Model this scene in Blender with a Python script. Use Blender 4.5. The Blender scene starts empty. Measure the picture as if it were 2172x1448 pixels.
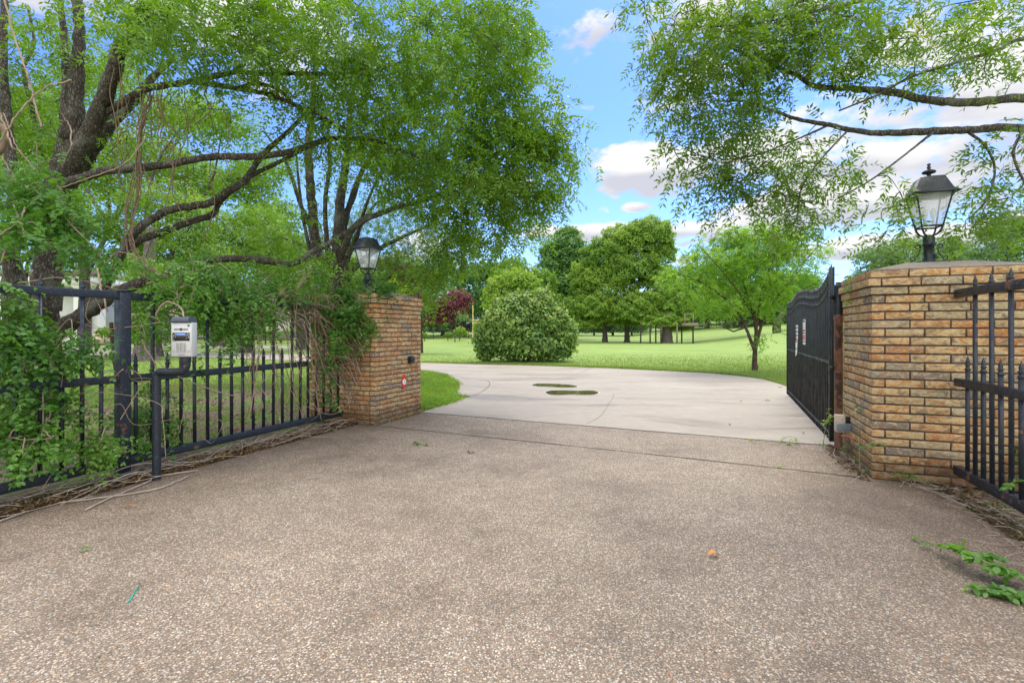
import bpy, math, random
import numpy as np
C = bpy.context.scene.collection
random.seed(7); R = np.random.default_rng(7)

# ------------------------------------------------------------------ camera, world, sun, exposure
F, CX, HY, H = 1050.0, 1086.0, 702.0, 1.32
sc = bpy.context.scene
cd = bpy.data.cameras.new('camera'); cam = bpy.data.objects.new('camera', cd); C.objects.link(cam)
cam.location = (0, 0, H); cam.rotation_euler = (math.radians(90), 0, 0)
cd.sensor_width = 36; cd.lens = F/2172*36; cd.shift_y = -(724-HY)/2172
cd.clip_start = .05; cd.clip_end = 2000
sc.camera = cam
SUN_EL, SUN_AZ = 58.0, 25.0           # azimuth clockwise from +Y
sd = bpy.data.lights.new('sun', 'SUN'); sun = bpy.data.objects.new('sun', sd); C.objects.link(sun)
sd.energy = 1.6; sd.angle = math.radians(34); sd.color = (1, .95, .87)
sun.rotation_euler = (math.radians(90-SUN_EL), 0, math.radians(180-SUN_AZ))
sc.view_settings.view_transform = 'Standard'; sc.view_settings.look = 'None'
sc.view_settings.exposure = 1.05; sc.view_settings.gamma = 1
sc.cycles.max_bounces = 8; sc.cycles.transparent_max_bounces = 8
sc.cycles.diffuse_bounces = 4

def build_world():
    w = bpy.data.worlds.new('World'); sc.world = w; w.use_nodes = True
    nt = w.node_tree; N = nt.nodes; K = nt.links; N.clear()
    def nd(t, **k):
        n = N.new(t)
        for a, b in k.items(): setattr(n, a, b)
        return n
    def m(op, a, b=None, c=None, clamp=False):
        n = nd('ShaderNodeMath', operation=op, use_clamp=clamp)
        for i, x in enumerate((a, b, c)):
            if x is None: continue
            if isinstance(x, (int, float)): n.inputs[i].default_value = x
            else: K.new(x, n.inputs[i])
        return n.outputs[0]
    sky = nd('ShaderNodeTexSky', sky_type='NISHITA', sun_disc=False)
    sky.sun_elevation = math.radians(SUN_EL); sky.sun_rotation = math.radians(SUN_AZ)
    sky.air_density = 1.0; sky.dust_density = .6; sky.ozone_density = 1.6
    tc = nd('ShaderNodeTexCoord'); sp = nd('ShaderNodeSeparateXYZ'); K.new(tc.outputs['Generated'], sp.inputs[0])
    X, Y, Z = sp.outputs
    az = m('ARCTAN2', X, Y); el = m('ARCSINE', Z)
    # warped coordinates
    co = nd('ShaderNodeCombineXYZ'); K.new(az, co.inputs[0]); K.new(el, co.inputs[1])
    n1 = nd('ShaderNodeTexNoise'); n1.inputs['Scale'].default_value = 7; n1.inputs['Detail'].default_value = 9; n1.inputs['Roughness'].default_value = .58
    mp = nd('ShaderNodeMapping'); mp.inputs['Scale'].default_value = (1, 1.9, 1); K.new(co.outputs[0], mp.inputs[0]); K.new(mp.outputs[0], n1.inputs['Vector'])
    n2 = nd('ShaderNodeTexNoise'); n2.inputs['Scale'].default_value = 28; n2.inputs['Detail'].default_value = 6; K.new(mp.outputs[0], n2.inputs['Vector'])
    nz = m('SUBTRACT', n1.outputs[0], .5); nf = m('SUBTRACT', n2.outputs[0], .5)
    # banks: azimuth, elevation, radii, weight (radians from the place, not from the lens)
    def A(px, py):
        x = (px-CX)/F; z = (HY-py)/F
        return math.atan2(x, 1), math.asin(z/math.sqrt(1+x*x+z*z))
    banks = [(1350,345,70,34,1.1),(1430,372,80,40,1.15),(1320,380,50,26,.8),(1620,335,200,40,.75),(1820,352,140,34,.9),(1760,440,160,34,1.2),(1560,500,170,16,.75),
             (1280,492,160,16,1.0),(1460,490,110,18,.95),(1240,70,60,40,.55),(1330,40,120,30,.7),(1500,40,160,40,.6),(1500,180,130,40,.55),(1900,220,150,40,.65),(2140,190,80,60,1.0),
             (1950,90,90,60,.6),(2000,500,180,20,.9),(1250,315,22,16,.5),(1355,437,26,9,.7),(2120,330,120,60,.9),(1700,540,220,12,.7),(1060,395,90,24,.7),(860,540,120,40,.6),
             (1000,575,160,16,.7),(560,150,90,40,.7),(420,60,60,60,.6),(640,60,120,30,.55),(300,-60,300,80,.8),(1100,-260,400,90,.8),(1900,-200,400,120,.8)]
    tot = None; shade = None
    for px, py, rx, ry, wt in banks:
        a0, e0 = A(px, py)
        ra = rx/F; re = ry/F
        da = m('DIVIDE', m('SUBTRACT', az, a0), ra); de = m('DIVIDE', m('SUBTRACT', el, e0), re)
        d2 = m('ADD', m('MULTIPLY', da, da), m('MULTIPLY', de, de))
        g = m('MULTIPLY', m('SUBTRACT', 1.35, m('MULTIPLY', d2, .55)), wt, clamp=False)
        g = m('MAXIMUM', g, 0.0)
        sh = m('MULTIPLY', g, m('MINIMUM', m('MAXIMUM', de, -1.2), 1.2))
        tot = g if tot is None else m('MAXIMUM', tot, g)
        shade = sh if shade is None else m('ADD', shade, sh)
    # unseen cloud added to the sky as neutral fill light
    # broad deck behind the camera and overhead, brightened to light the leaf fronts
    fill_deck = m('ADD', m('MULTIPLY', m('SUBTRACT', .25, Y, clamp=True), 1.4), m('MULTIPLY', m('SUBTRACT', Z, .62, clamp=True), 6.0))
    fill_deck = m('MINIMUM', fill_deck, 1.4)
    tot = m('ADD', tot, fill_deck)
    dens = m('ADD', m('ADD', m('MULTIPLY', tot, .62), m('MULTIPLY', nz, 1.9)), m('MULTIPLY', nf, .35))
    al = nd('ShaderNodeMapRange', interpolation_type='SMOOTHSTEP'); al.inputs['From Min'].default_value = .24; al.inputs['From Max'].default_value = .60
    K.new(dens, al.inputs[0])
    lit = nd('ShaderNodeMapRange', interpolation_type='SMOOTHSTEP'); lit.inputs['From Min'].default_value = -.7; lit.inputs['From Max'].default_value = .55
    K.new(m('ADD', shade, m('MULTIPLY', nz, 2.0)), lit.inputs[0])
    cm = nd('ShaderNodeMix', data_type='RGBA'); K.new(lit.outputs[0], cm.inputs['Factor'])
    cm.inputs['A'].default_value = (3.3, 3.4, 3.85, 1); cm.inputs['B'].default_value = (5.0, 4.95, 4.95, 1)
    # sky tint: deeper blue high up, pale aqua at the horizon
    skm = nd('ShaderNodeMix', data_type='RGBA', blend_type='MULTIPLY'); skm.inputs['Factor'].default_value = 1
    K.new(sky.outputs[0], skm.inputs['A'])
    tz = nd('ShaderNodeMapRange'); tz.inputs['From Min'].default_value = .04; tz.inputs['From Max'].default_value = .42; K.new(Z, tz.inputs[0])
    tm = nd('ShaderNodeMix', data_type='RGBA'); K.new(tz.outputs[0], tm.inputs['Factor']); tm.inputs['A'].default_value = (.72, .92, 1.26, 1); tm.inputs['B'].default_value = (.55, .80, 1.28, 1); K.new(tm.outputs['Result'], skm.inputs['B'])
    mx = nd('ShaderNodeMix', data_type='RGBA'); K.new(al.outputs[0], mx.inputs['Factor']); K.new(skm.outputs['Result'], mx.inputs['A']); K.new(cm.outputs['Result'], mx.inputs['B'])
    br = m('ADD', 1.0, m('MULTIPLY', fill_deck, 1.0))  # boosts the sky where the added fill deck lies
    bm_ = nd('ShaderNodeVectorMath', operation='SCALE'); K.new(mx.outputs['Result'], bm_.inputs[0]); K.new(br, bm_.inputs['Scale'])
    bg = nd('ShaderNodeBackground'); bg.inputs[1].default_value = .10; K.new(bm_.outputs[0], bg.inputs[0])
    out = nd('ShaderNodeOutputWorld'); K.new(bg.outputs[0], out.inputs[0])
SKYTINT = (.95, 1.12, 1.55, 1)
build_world()

# ------------------------------------------------------------------ helpers
def P(px, py, d): return np.array([(px-CX)/F*d, d, H-(py-HY)/F*d])
def G(px, py, z=0.0):
    return P(px, py, F*(H-z)/(py-HY))
def L(u, v, z=0.0): return np.array([.367*u+.930*v, .930*u-.367*v, z])
YAW = -math.atan2(.367, .930)      # object whose local +Y runs along the drive (u), local +X along v

def sstep(a, b, x): t = np.clip((x-a)/(b-a), 0, 1); return t*t*(3-2*t)
def terr(x, y):
    x = np.asarray(x, float); y = np.asarray(y, float)
    z = .022*np.maximum(0, y-62)
    z = z + .10*np.clip(x-20, 0, 60)*sstep(24, 58, y)
    z = z + .05*np.sin(x*.09+1)*np.sin(y*.07)*sstep(20, 40, y)
    return z
def GT(px, d):
    x = (px-CX)/F*d; return np.array([x, d, float(terr(x, d))])

class MB:
    def __init__(s): s.v = []; s.f = {}; s.n = 0; s.t = []; s.tone = False
    def add(s, v, f, tone=None):
        v = np.asarray(v, np.float32).reshape(-1, 3); f = np.asarray(f, np.int64)
        s.f.setdefault(f.shape[1], []).append(f + s.n); s.v.append(v); s.n += len(v)
        if tone is None: s.t.append(np.full(len(v), .5, np.float32))
        else:
            s.tone = True; s.t.append(np.broadcast_to(np.asarray(tone, np.float32), (len(v),)))
        return s
    def box(s, c, size, rz=0, tone=None, jit=0, ax=None):
        a = np.array([[x, y, z] for z in (-.5, .5) for y in (-.5, .5) for x in (-.5, .5)])*np.array(size)
        if jit: a = a + R.uniform(-jit, jit, a.shape)
        if ax is not None: a = a @ np.array(ax)
        elif rz: cs, sn = math.cos(rz), math.sin(rz); a = a @ np.array([[cs, sn, 0], [-sn, cs, 0], [0, 0, 1]])
        return s.add(a+np.array(c), [[0,2,3,1],[4,5,7,6],[0,1,5,4],[2,6,7,3],[0,4,6,2],[1,3,7,5]], tone)
    def lathe(s, prof, n=16, c=(0,0,0), squash=None):
        a = np.linspace(0, 2*np.pi, n, endpoint=False); ring = np.stack([np.cos(a), np.sin(a)], 1)
        v = np.concatenate([np.c_[ring*r, np.full(n, z)] for r, z in prof])+np.array(c)
        k = len(prof); i = np.arange(n); f = []
        for j in range(k-1):
            f.append(np.stack([j*n+i, j*n+(i+1) % n, (j+1)*n+(i+1) % n, (j+1)*n+i], 1))
        s.add(v, np.concatenate(f))
        s.add(np.r_[v[:n], [np.array([0, 0, prof[0][1]])+np.array(c)]], np.stack([(i+1) % n, i, np.full(n, n)], 1))
        s.add(np.r_[v[-n:], [np.array([0, 0, prof[-1][1]])+np.array(c)]], np.stack([i, (i+1) % n, np.full(n, n)], 1))
        return s
    def tube(s, pts, rad, n=6, tone=None, lump=0):
        p = np.asarray(pts, float); k = len(p); rad = np.broadcast_to(np.asarray(rad, float), (k,))
        t = np.gradient(p, axis=0); t /= np.linalg.norm(t, axis=1, keepdims=True)+1e-9
        ref = np.array([0.0, 0, 1]) if abs(t[0][2]) < .8 else np.array([1.0, 0, 0])
        b = np.cross(t, ref); b /= np.linalg.norm(b, axis=1, keepdims=True)+1e-9
        for i in range(1, k):
            if (b[i]*b[i-1]).sum() < 0: b[i] = -b[i]
        nn = np.cross(b, t)
        a = np.linspace(0, 2*np.pi, n, endpoint=False)
        rr = rad[:, None]*(1+(R.uniform(-lump, lump, (k, n)) if lump else 0))
        v = p[:, None]+(b[:, None]*np.cos(a)[None, :, None]+nn[:, None]*np.sin(a)[None, :, None])*rr[..., None]
        v = v.reshape(-1, 3); i = np.arange(n); f = []
        j = np.arange(k-1)[:, None]
        f = np.stack([j*n+i, j*n+(i+1) % n, (j+1)*n+(i+1) % n, (j+1)*n+i], -1).reshape(-1, 4)
        s.add(v, f, tone)
        if n > 4:
            s.add(np.r_[v[-n:], [p[-1]+t[-1]*rad[-1]*.3]], np.stack([i, (i+1) % n, np.full(n, n)], 1), tone)
            s.add(np.r_[v[:n], [p[0]-t[0]*rad[0]*.3]], np.stack([(i+1) % n, i, np.full(n, n)], 1), tone)
        return s
    def build(s, name, mat, parent=None, smooth=False, bevel=0):
        v = np.concatenate(s.v); me = bpy.data.meshes.new(name)
        if parent is not None and getattr(parent, '_w', None) is None:
            mw = np.array(parent.location, dtype=float)
            rz = parent.rotation_euler.z
            v = v - mw
            if rz: cs, sn = math.cos(-rz), math.sin(-rz); v = v @ np.array([[cs, sn, 0], [-sn, cs, 0], [0, 0, 1]])
        idx = []; st = []; tot = 0; cnt = 0
        for k, fl in s.f.items():
            f = np.concatenate(fl); idx.append(f.ravel()); st.append(tot+np.arange(len(f))*k); tot += f.size; cnt += len(f)
        idx = np.concatenate(idx); st = np.concatenate(st)
        me.vertices.add(len(v)); me.vertices.foreach_set('co', v.astype(np.float32).ravel())
        me.loops.add(len(idx)); me.loops.foreach_set('vertex_index', idx.astype(np.int32))
        me.polygons.add(cnt); me.polygons.foreach_set('loop_start', st.astype(np.int32))
        if smooth: me.polygons.foreach_set('use_smooth', np.ones(cnt, bool))
        me.update(calc_edges=True)
        if s.tone:
            a = me.attributes.new('tone', 'FLOAT', 'POINT'); a.data.foreach_set('value', np.concatenate(s.t).astype(np.float32))
        me.materials.append(mat)
        o = bpy.data.objects.new(name, me); C.objects.link(o)
        if parent is not None: o.parent = parent
        if bevel:
            b = o.modifiers.new('bevel', 'BEVEL'); b.width = bevel; b.segments = 2; b.limit_method = 'ANGLE'
        return o

def tag(o, label=None, cat=None, group=None, kind=None):
    if label: o['label'] = label
    if cat: o['category'] = cat
    if group: o['group'] = group
    if kind: o['kind'] = kind
    return o
def thing(name, label, cat, loc=(0,0,0), rz=0, group=None):
    o = bpy.data.objects.new(name, None); C.objects.link(o); o.location = tuple(float(q) for q in loc); o.rotation_euler = (0,0,rz)
    o.empty_display_size = .2
    return tag(o, label, cat, group)
def struct(o): o['kind'] = 'structure'; return o
def copy_child(o, parent, loc=None):
    c = o.copy(); C.objects.link(c); c.parent = parent
    if loc is not None: c.location = loc
    return c
def poly(mb, pts, z=None, tone=None):
    p = [list(q) for q in pts]
    from mathutils import Vector
    from mathutils.geometry import tessellate_polygon
    vs = [Vector((q[0], q[1], 0)) for q in p]
    if sum(vs[i-1].x*vs[i].y-vs[i].x*vs[i-1].y for i in range(len(vs))) < 0: p = p[::-1]; vs = vs[::-1]
    tr = tessellate_polygon([vs])
    out = []
    for t in tr:
        a, b, c = [vs[i] for i in t]
        out.append(t if (b-a).cross(c-a).z > 0 else (t[0], t[2], t[1]))
    v = np.array([[q[0], q[1], (q[2] if z is None else z)] for q in p])
    mb.add(v, np.array(out), tone)
def smooth_line(pts, n=6):
    p = np.asarray(pts, float); q = np.r_[[2*p[0]-p[1]], p, [2*p[-1]-p[-2]]]; out = []
    for i in range(1, len(q)-2):
        for t in np.linspace(0, 1, n, endpoint=False):
            out.append(.5*((2*q[i])+(-q[i-1]+q[i+1])*t+(2*q[i-1]-5*q[i]+4*q[i+1]-q[i+2])*t*t+(-q[i-1]+3*q[i]-3*q[i+1]+q[i+2])*t**3))
    out.append(q[-2]); return np.array(out)

# ------------------------------------------------------------------ materials
def nodes(name):
    m = bpy.data.materials.new(name); m.use_nodes = True
    nt = m.node_tree; nt.nodes.clear(); return m, nt.nodes, nt.links
class NB:
    def __init__(s, name):
        s.m, s.N, s.K = nodes(name)
        s.out = s.N.new('ShaderNodeOutputMaterial'); s.p = s.N.new('ShaderNodeBsdfPrincipled'); s.K.new(s.p.outputs[0], s.out.inputs[0])
        s.tc = s.N.new('ShaderNodeTexCoord'); s.geo = s.N.new('ShaderNodeNewGeometry')
    def pos(s, scale=(1,1,1), world=True):
        mp = s.N.new('ShaderNodeMapping'); mp.inputs['Scale'].default_value = scale
        s.K.new(s.geo.outputs['Position'] if world else s.tc.outputs['Object'], mp.inputs[0]); return mp.outputs[0]
    def noise(s, scale, detail=4, rough=.55, vec=None, dist=0):
        n = s.N.new('ShaderNodeTexNoise'); n.inputs['Scale'].default_value = scale; n.inputs['Detail'].default_value = detail
        n.inputs['Roughness'].default_value = rough; n.inputs['Distortion'].default_value = dist
        s.K.new(vec if vec is not None else s.pos(), n.inputs['Vector']); return n.outputs[0]
    def vor(s, scale, feature='F1', out='Distance', vec=None, rnd=1):
        n = s.N.new('ShaderNodeTexVoronoi'); n.feature = feature; n.inputs['Scale'].default_value = scale; n.inputs['Randomness'].default_value = rnd
        s.K.new(vec if vec is not None else s.pos(), n.inputs['Vector']); return n.outputs[out]
    def ramp(s, x, stops, interp='LINEAR'):
        r = s.N.new('ShaderNodeValToRGB'); e = r.color_ramp; e.interpolation = interp
        while len(e.elements) < len(stops): e.elements.new(.5)
        for i, (p, c) in enumerate(stops):
            e.elements[i].position = p; e.elements[i].color = (c if hasattr(c, '__len__') else (c, c, c))[:3]+(1,) if hasattr(c, '__len__') else (c, c, c, 1)
        s.K.new(x, r.inputs[0]); return r.outputs[0]
    def mix(s, f, a, b, mode='MIX'):
        n = s.N.new('ShaderNodeMix'); n.data_type = 'RGBA'; n.blend_type = mode
        for k, x in (('Factor', f), ('A', a), ('B', b)):
            if isinstance(x, (int, float)): n.inputs[k].default_value = x if k == 'Factor' else (x, x, x, 1)
            elif isinstance(x, tuple): n.inputs[k].default_value = x+(1,)
            else: s.K.new(x, n.inputs[k])
        return n.outputs['Result']
    def math(s, op, a, b=0.0, clamp=False):
        n = s.N.new('ShaderNodeMath'); n.operation = op; n.use_clamp = clamp
        for i, x in enumerate((a, b)):
            if isinstance(x, (int, float)): n.inputs[i].default_value = x
            else: s.K.new(x, n.inputs[i])
        return n.outputs[0]
    def attr(s, name='tone'):
        n = s.N.new('ShaderNodeAttribute'); n.attribute_name = name; return n.outputs['Fac']
    def bump(s, h, dist, strength=1):
        b = s.N.new('ShaderNodeBump'); b.inputs['Strength'].default_value = strength; b.inputs['Distance'].default_value = dist
        s.K.new(h, b.inputs['Height']); s.K.new(b.outputs[0], s.p.inputs['Normal']); return b
    def set(s, color=None, rough=None, metal=None, spec=None):
        for k, x in (('Base Color', color), ('Roughness', rough), ('Metallic', metal), ('Specular IOR Level', spec)):
            if x is None: continue
            if isinstance(x, (int, float)): s.p.inputs[k].default_value = x
            elif isinstance(x, tuple): s.p.inputs[k].default_value = x+(1,)
            else: s.K.new(x, s.p.inputs[k])
        return s

def plain(name, col, rough=.6, metal=0, var=.12, scale=30):
    b = NB(name); n = b.noise(scale, 4)
    lo = tuple(c*(1-var) for c in col); hi = tuple(min(1, c*(1+var)) for c in col)
    b.set(b.ramp(n, [(.3, lo), (.7, hi)]), rough, metal); b.bump(n, .001, .3); return b.m

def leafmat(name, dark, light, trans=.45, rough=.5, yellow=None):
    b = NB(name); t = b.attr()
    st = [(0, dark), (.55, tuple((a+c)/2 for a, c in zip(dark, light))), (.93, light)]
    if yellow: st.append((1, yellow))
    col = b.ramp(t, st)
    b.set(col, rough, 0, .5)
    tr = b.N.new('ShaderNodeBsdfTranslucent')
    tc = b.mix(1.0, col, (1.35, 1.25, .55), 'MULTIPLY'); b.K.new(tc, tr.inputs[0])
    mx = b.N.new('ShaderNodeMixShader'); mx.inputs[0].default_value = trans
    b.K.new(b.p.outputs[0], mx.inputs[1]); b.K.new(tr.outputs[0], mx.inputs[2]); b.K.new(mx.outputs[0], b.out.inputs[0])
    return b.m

def m_aggregate():
    b = NB('exposed_aggregate')
    vec = b.pos()
    wob = b.noise(60, 2)
    cell = b.vor(78, out='Color'); dist = b.vor(78); d2 = b.vor(150); cell2 = b.vor(150, out='Color')
    sepn = b.N.new('ShaderNodeSeparateColor'); b.K.new(cell, sepn.inputs[0])
    sep2 = b.N.new('ShaderNodeSeparateColor'); b.K.new(cell2, sep2.inputs[0])
    peb = b.ramp(sepn.outputs[0], [(0, (.10,.085,.07)), (.2, (.33,.27,.21)), (.42, (.46,.38,.30)), (.6, (.36,.19,.10)), (.68, (.42,.41,.41)), (.85, (.54,.47,.38)), (.97, (.64,.58,.50))], 'CONSTANT')
    sm = b.ramp(sep2.outputs[0], [(0, (.08,.06,.05)), (.3, (.30,.24,.18)), (.6, (.42,.34,.27)), (.8, (.26,.13,.07)), (.9, (.56,.52,.47))], 'CONSTANT')
    has = b.math('GREATER_THAN', sepn.outputs[1], .30)
    edge = b.math('LESS_THAN', dist, .40)
    big = b.math('MULTIPLY', has, edge)
    e2 = b.ramp(d2, [(.3, 1.0), (.62, 0.0)])
    base = b.mix(e2, (.17, .135, .105), sm)
    col = b.mix(big, base, peb)
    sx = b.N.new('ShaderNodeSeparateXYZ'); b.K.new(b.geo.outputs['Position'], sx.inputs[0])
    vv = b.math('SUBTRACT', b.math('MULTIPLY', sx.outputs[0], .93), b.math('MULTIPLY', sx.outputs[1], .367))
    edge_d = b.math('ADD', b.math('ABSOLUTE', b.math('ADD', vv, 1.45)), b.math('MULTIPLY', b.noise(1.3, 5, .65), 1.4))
    edge_tone = b.ramp(b.math('MULTIPLY', edge_d, .2), [(.50, (1.0,1.0,1.0)), (.66, (.90,.86,.82)), (.78, (.68,.61,.54))])  # apron colour darkens and browns towards both fence edges
    st = b.noise(.9, 5, .6); st2 = b.noise(.35, 3); st3 = b.noise(6, 5, .6)
    grime = b.ramp(st, [(.34, (.80,.74,.67)), (.47, (1.14,1.09,1.01)), (.66, (1.36,1.32,1.24))])
    col = b.mix(1.0, col, grime, 'MULTIPLY')
    col = b.mix(.6, col, b.ramp(st3, [(.35, (.78,.76,.74)), (.65, (1.1,1.1,1.1))]), 'MULTIPLY')
    col = b.mix(1.0, col, edge_tone, 'MULTIPLY'); col = b.mix(.10, col, (.37,.325,.275)); col = b.mix(1.0, col, (.88,.885,.87), 'MULTIPLY')
    hgt = b.math('ADD', b.math('MULTIPLY', b.math('SUBTRACT', .45, dist), has), b.math('MULTIPLY', d2, -.35))
    b.set(col, .72, 0, .4); b.bump(hgt, .006, .8); return b.m
def m_concrete():
    b = NB('smooth_concrete')
    sp = b.N.new('ShaderNodeMapping'); sp.inputs['Rotation'].default_value = (0, 0, .35); sp.inputs['Scale'].default_value = (.55, 1.6, 1); b.K.new(b.geo.outputs['Position'], sp.inputs[0])
    a = b.noise(.62, 8, .66, sp.outputs[0], .8); c = b.noise(4.5, 7, .7); d = b.noise(120, 3)
    col = b.ramp(a, [(.33, (.225,.185,.135)), (.42, (.295,.248,.193)), (.50, (.335,.29,.232)), (.60, (.355,.31,.255)), (.74, (.42,.375,.32))])
    col = b.mix(.7, col, b.ramp(c, [(.3, .84), (.7, 1.1)]), 'MULTIPLY')
    col = b.mix(.6, col, b.ramp(d, [(.3, .86), (.7, 1.1)]), 'MULTIPLY')
    b.set(col, b.ramp(a, [(.3, .45), (.55, .75)]), 0, .4); b.bump(d, .002, .35); return b.m
def m_lawn():
    b = NB('lawn_grass')
    y = b.noise(.16, 5, .6); f = b.noise(22, 6, .7); mm = b.noise(1.6, 5, .65)
    st = b.pos((.25, 2.4, 1)); ln = b.noise(.8, 4, .6, st)
    col = b.ramp(ln, [(.3, (.165,.25,.055)), (.5, (.24,.335,.085)), (.7, (.32,.405,.125))])
    col = b.mix(.8, col, b.ramp(f, [(.3, (.6,.66,.5)), (.7, (1.2,1.18,1.15))]), 'MULTIPLY')
    col = b.mix(.7, col, b.ramp(mm, [(.35, (.78,.85,.7)), (.65, (1.1,1.08,1.05))]), 'MULTIPLY')
    b.set(col, .8, 0, .2); b.bump(f, .03, .6)
    return b.m
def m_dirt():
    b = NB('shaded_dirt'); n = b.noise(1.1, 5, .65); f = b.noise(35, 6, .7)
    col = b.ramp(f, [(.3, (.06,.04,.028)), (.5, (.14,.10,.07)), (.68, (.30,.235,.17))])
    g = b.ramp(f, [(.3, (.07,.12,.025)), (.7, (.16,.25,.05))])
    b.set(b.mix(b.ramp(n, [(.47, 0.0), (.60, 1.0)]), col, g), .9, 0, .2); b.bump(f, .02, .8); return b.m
def m_brick():
    b = NB('brick'); t = b.attr()
    o = b.pos((1, 1, 2.0)); off = b.N.new('ShaderNodeVectorMath'); off.operation = 'ADD'; b.K.new(o, off.inputs[0])
    cv = b.N.new('ShaderNodeCombineXYZ'); b.K.new(b.math('MULTIPLY', t, 37.0), cv.inputs[0]); b.K.new(b.math('MULTIPLY', t, 91.0), cv.inputs[2]); b.K.new(cv.outputs[0], off.inputs[1]); o = off.outputs[0]
    n = b.noise(13, 6, .65, o, 1.2); n2 = b.noise(42, 5, .7); n3 = b.noise(9, 5, .65, o, 1.0); n4 = b.noise(19, 5, .6, o, 1.5)
    base = b.ramp(t, [(0, (.15,.12,.09)), (.07, (.24,.20,.15)), (.14, (.36,.31,.195)), (.35, (.50,.365,.175)), (.55, (.56,.37,.175)), (.75, (.53,.28,.115)), (.9, (.46,.21,.085)), (1, (.36,.18,.10))])
    col = b.mix(b.ramp(n4, [(.50, 0.0), (.60, .75)]), base, (.58, .47, .28))
    tb = b.ramp(t, [(.12, .35), (.5, .85), (1, 1.0)])
    col = b.mix(b.math('MULTIPLY', b.ramp(n, [(.49, 0.0), (.57, 1.0)]), tb), col, b.mix(n2, (.40, .13, .03), (.46, .23, .06)))
    col = b.mix(b.ramp(n3, [(.50, 0.0), (.62, .80)]), col, (.165, .135, .09))
    col = b.mix(b.ramp(n2, [(.58, 0.0), (.66, .5)]), col, (.62, .53, .37))
    col = b.mix(.7, col, b.ramp(b.noise(150, 4), [(.32, .8), (.68, 1.25)]), 'MULTIPLY')
    z = b.N.new('ShaderNodeSeparateXYZ'); b.K.new(b.geo.outputs['Position'], z.inputs[0])
    dirt = b.ramp(b.math('ADD', z.outputs[2], b.math('MULTIPLY', n, -.25)), [(0.0, .45), (.12, .85), (.3, 1.0)])
    col = b.mix(1.0, col, dirt, 'MULTIPLY')
    b.set(col, .88, 0, .3); b.bump(b.math('ADD', n2, b.math('MULTIPLY', n, .8)), .008, .9); return b.m
def m_mortar():
    b = NB('mortar'); n = b.noise(90, 5)
    b.set(b.ramp(n, [(.3, (.075,.05,.038)), (.7, (.14,.098,.073))]), .95, 0, .2); b.bump(n, .002, .6); return b.m
def m_bark(name='bark', dk=(.035,.028,.02), lt=(.17,.15,.125), sc_=1.0):
    b = NB(name); o = b.pos((1, 1, .35)); v = b.vor(34*sc_, 'DISTANCE_TO_EDGE', vec=o); n = b.noise(16*sc_, 6, .65, o, .6); l = b.noise(5, 5, .6)
    f = b.math('MULTIPLY', b.ramp(v, [(0, .25), (.28, 1.0)]), n)
    col = b.ramp(f, [(.12, dk), (.42, tuple((a+c)/2 for a, c in zip(dk, lt))), (.62, lt)])
    col = b.mix(b.ramp(l, [(.52, 0.0), (.68, .55)]), col, (.20,.21,.17))
    b.set(col, .92, 0, .25); b.bump(f, .02, .9); return b.m
def m_paint(name='weathered_black_paint', rust=.62, base=(.016,.021,.030), amt=1):
    b = NB(name); n = b.noise(6, 6, .65); f = b.noise(40, 4)
    sp = b.noise(18, 6, .7)
    col = b.mix(b.ramp(f, [(.55, 0.0), (.75, .6)]), base, tuple(min(1, c*3.2+.01) for c in base))
    col = b.mix(b.ramp(sp, [(.64, 0.0), (.70, .6)]), col, (.13, .16, .20))
    col = b.mix(b.ramp(n, [(rust, 0.0), (rust+.05, 1.0)]), col, b.ramp(f, [(.3, (.10,.042,.022)), (.7, (.26,.13,.08))]))
    b.set(col, b.ramp(n, [(.45, .38), (.65, .8)]), 0, .5); b.bump(b.math('ADD', f, b.math('MULTIPLY', n, .5)), .002, .4); return b.m

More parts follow.
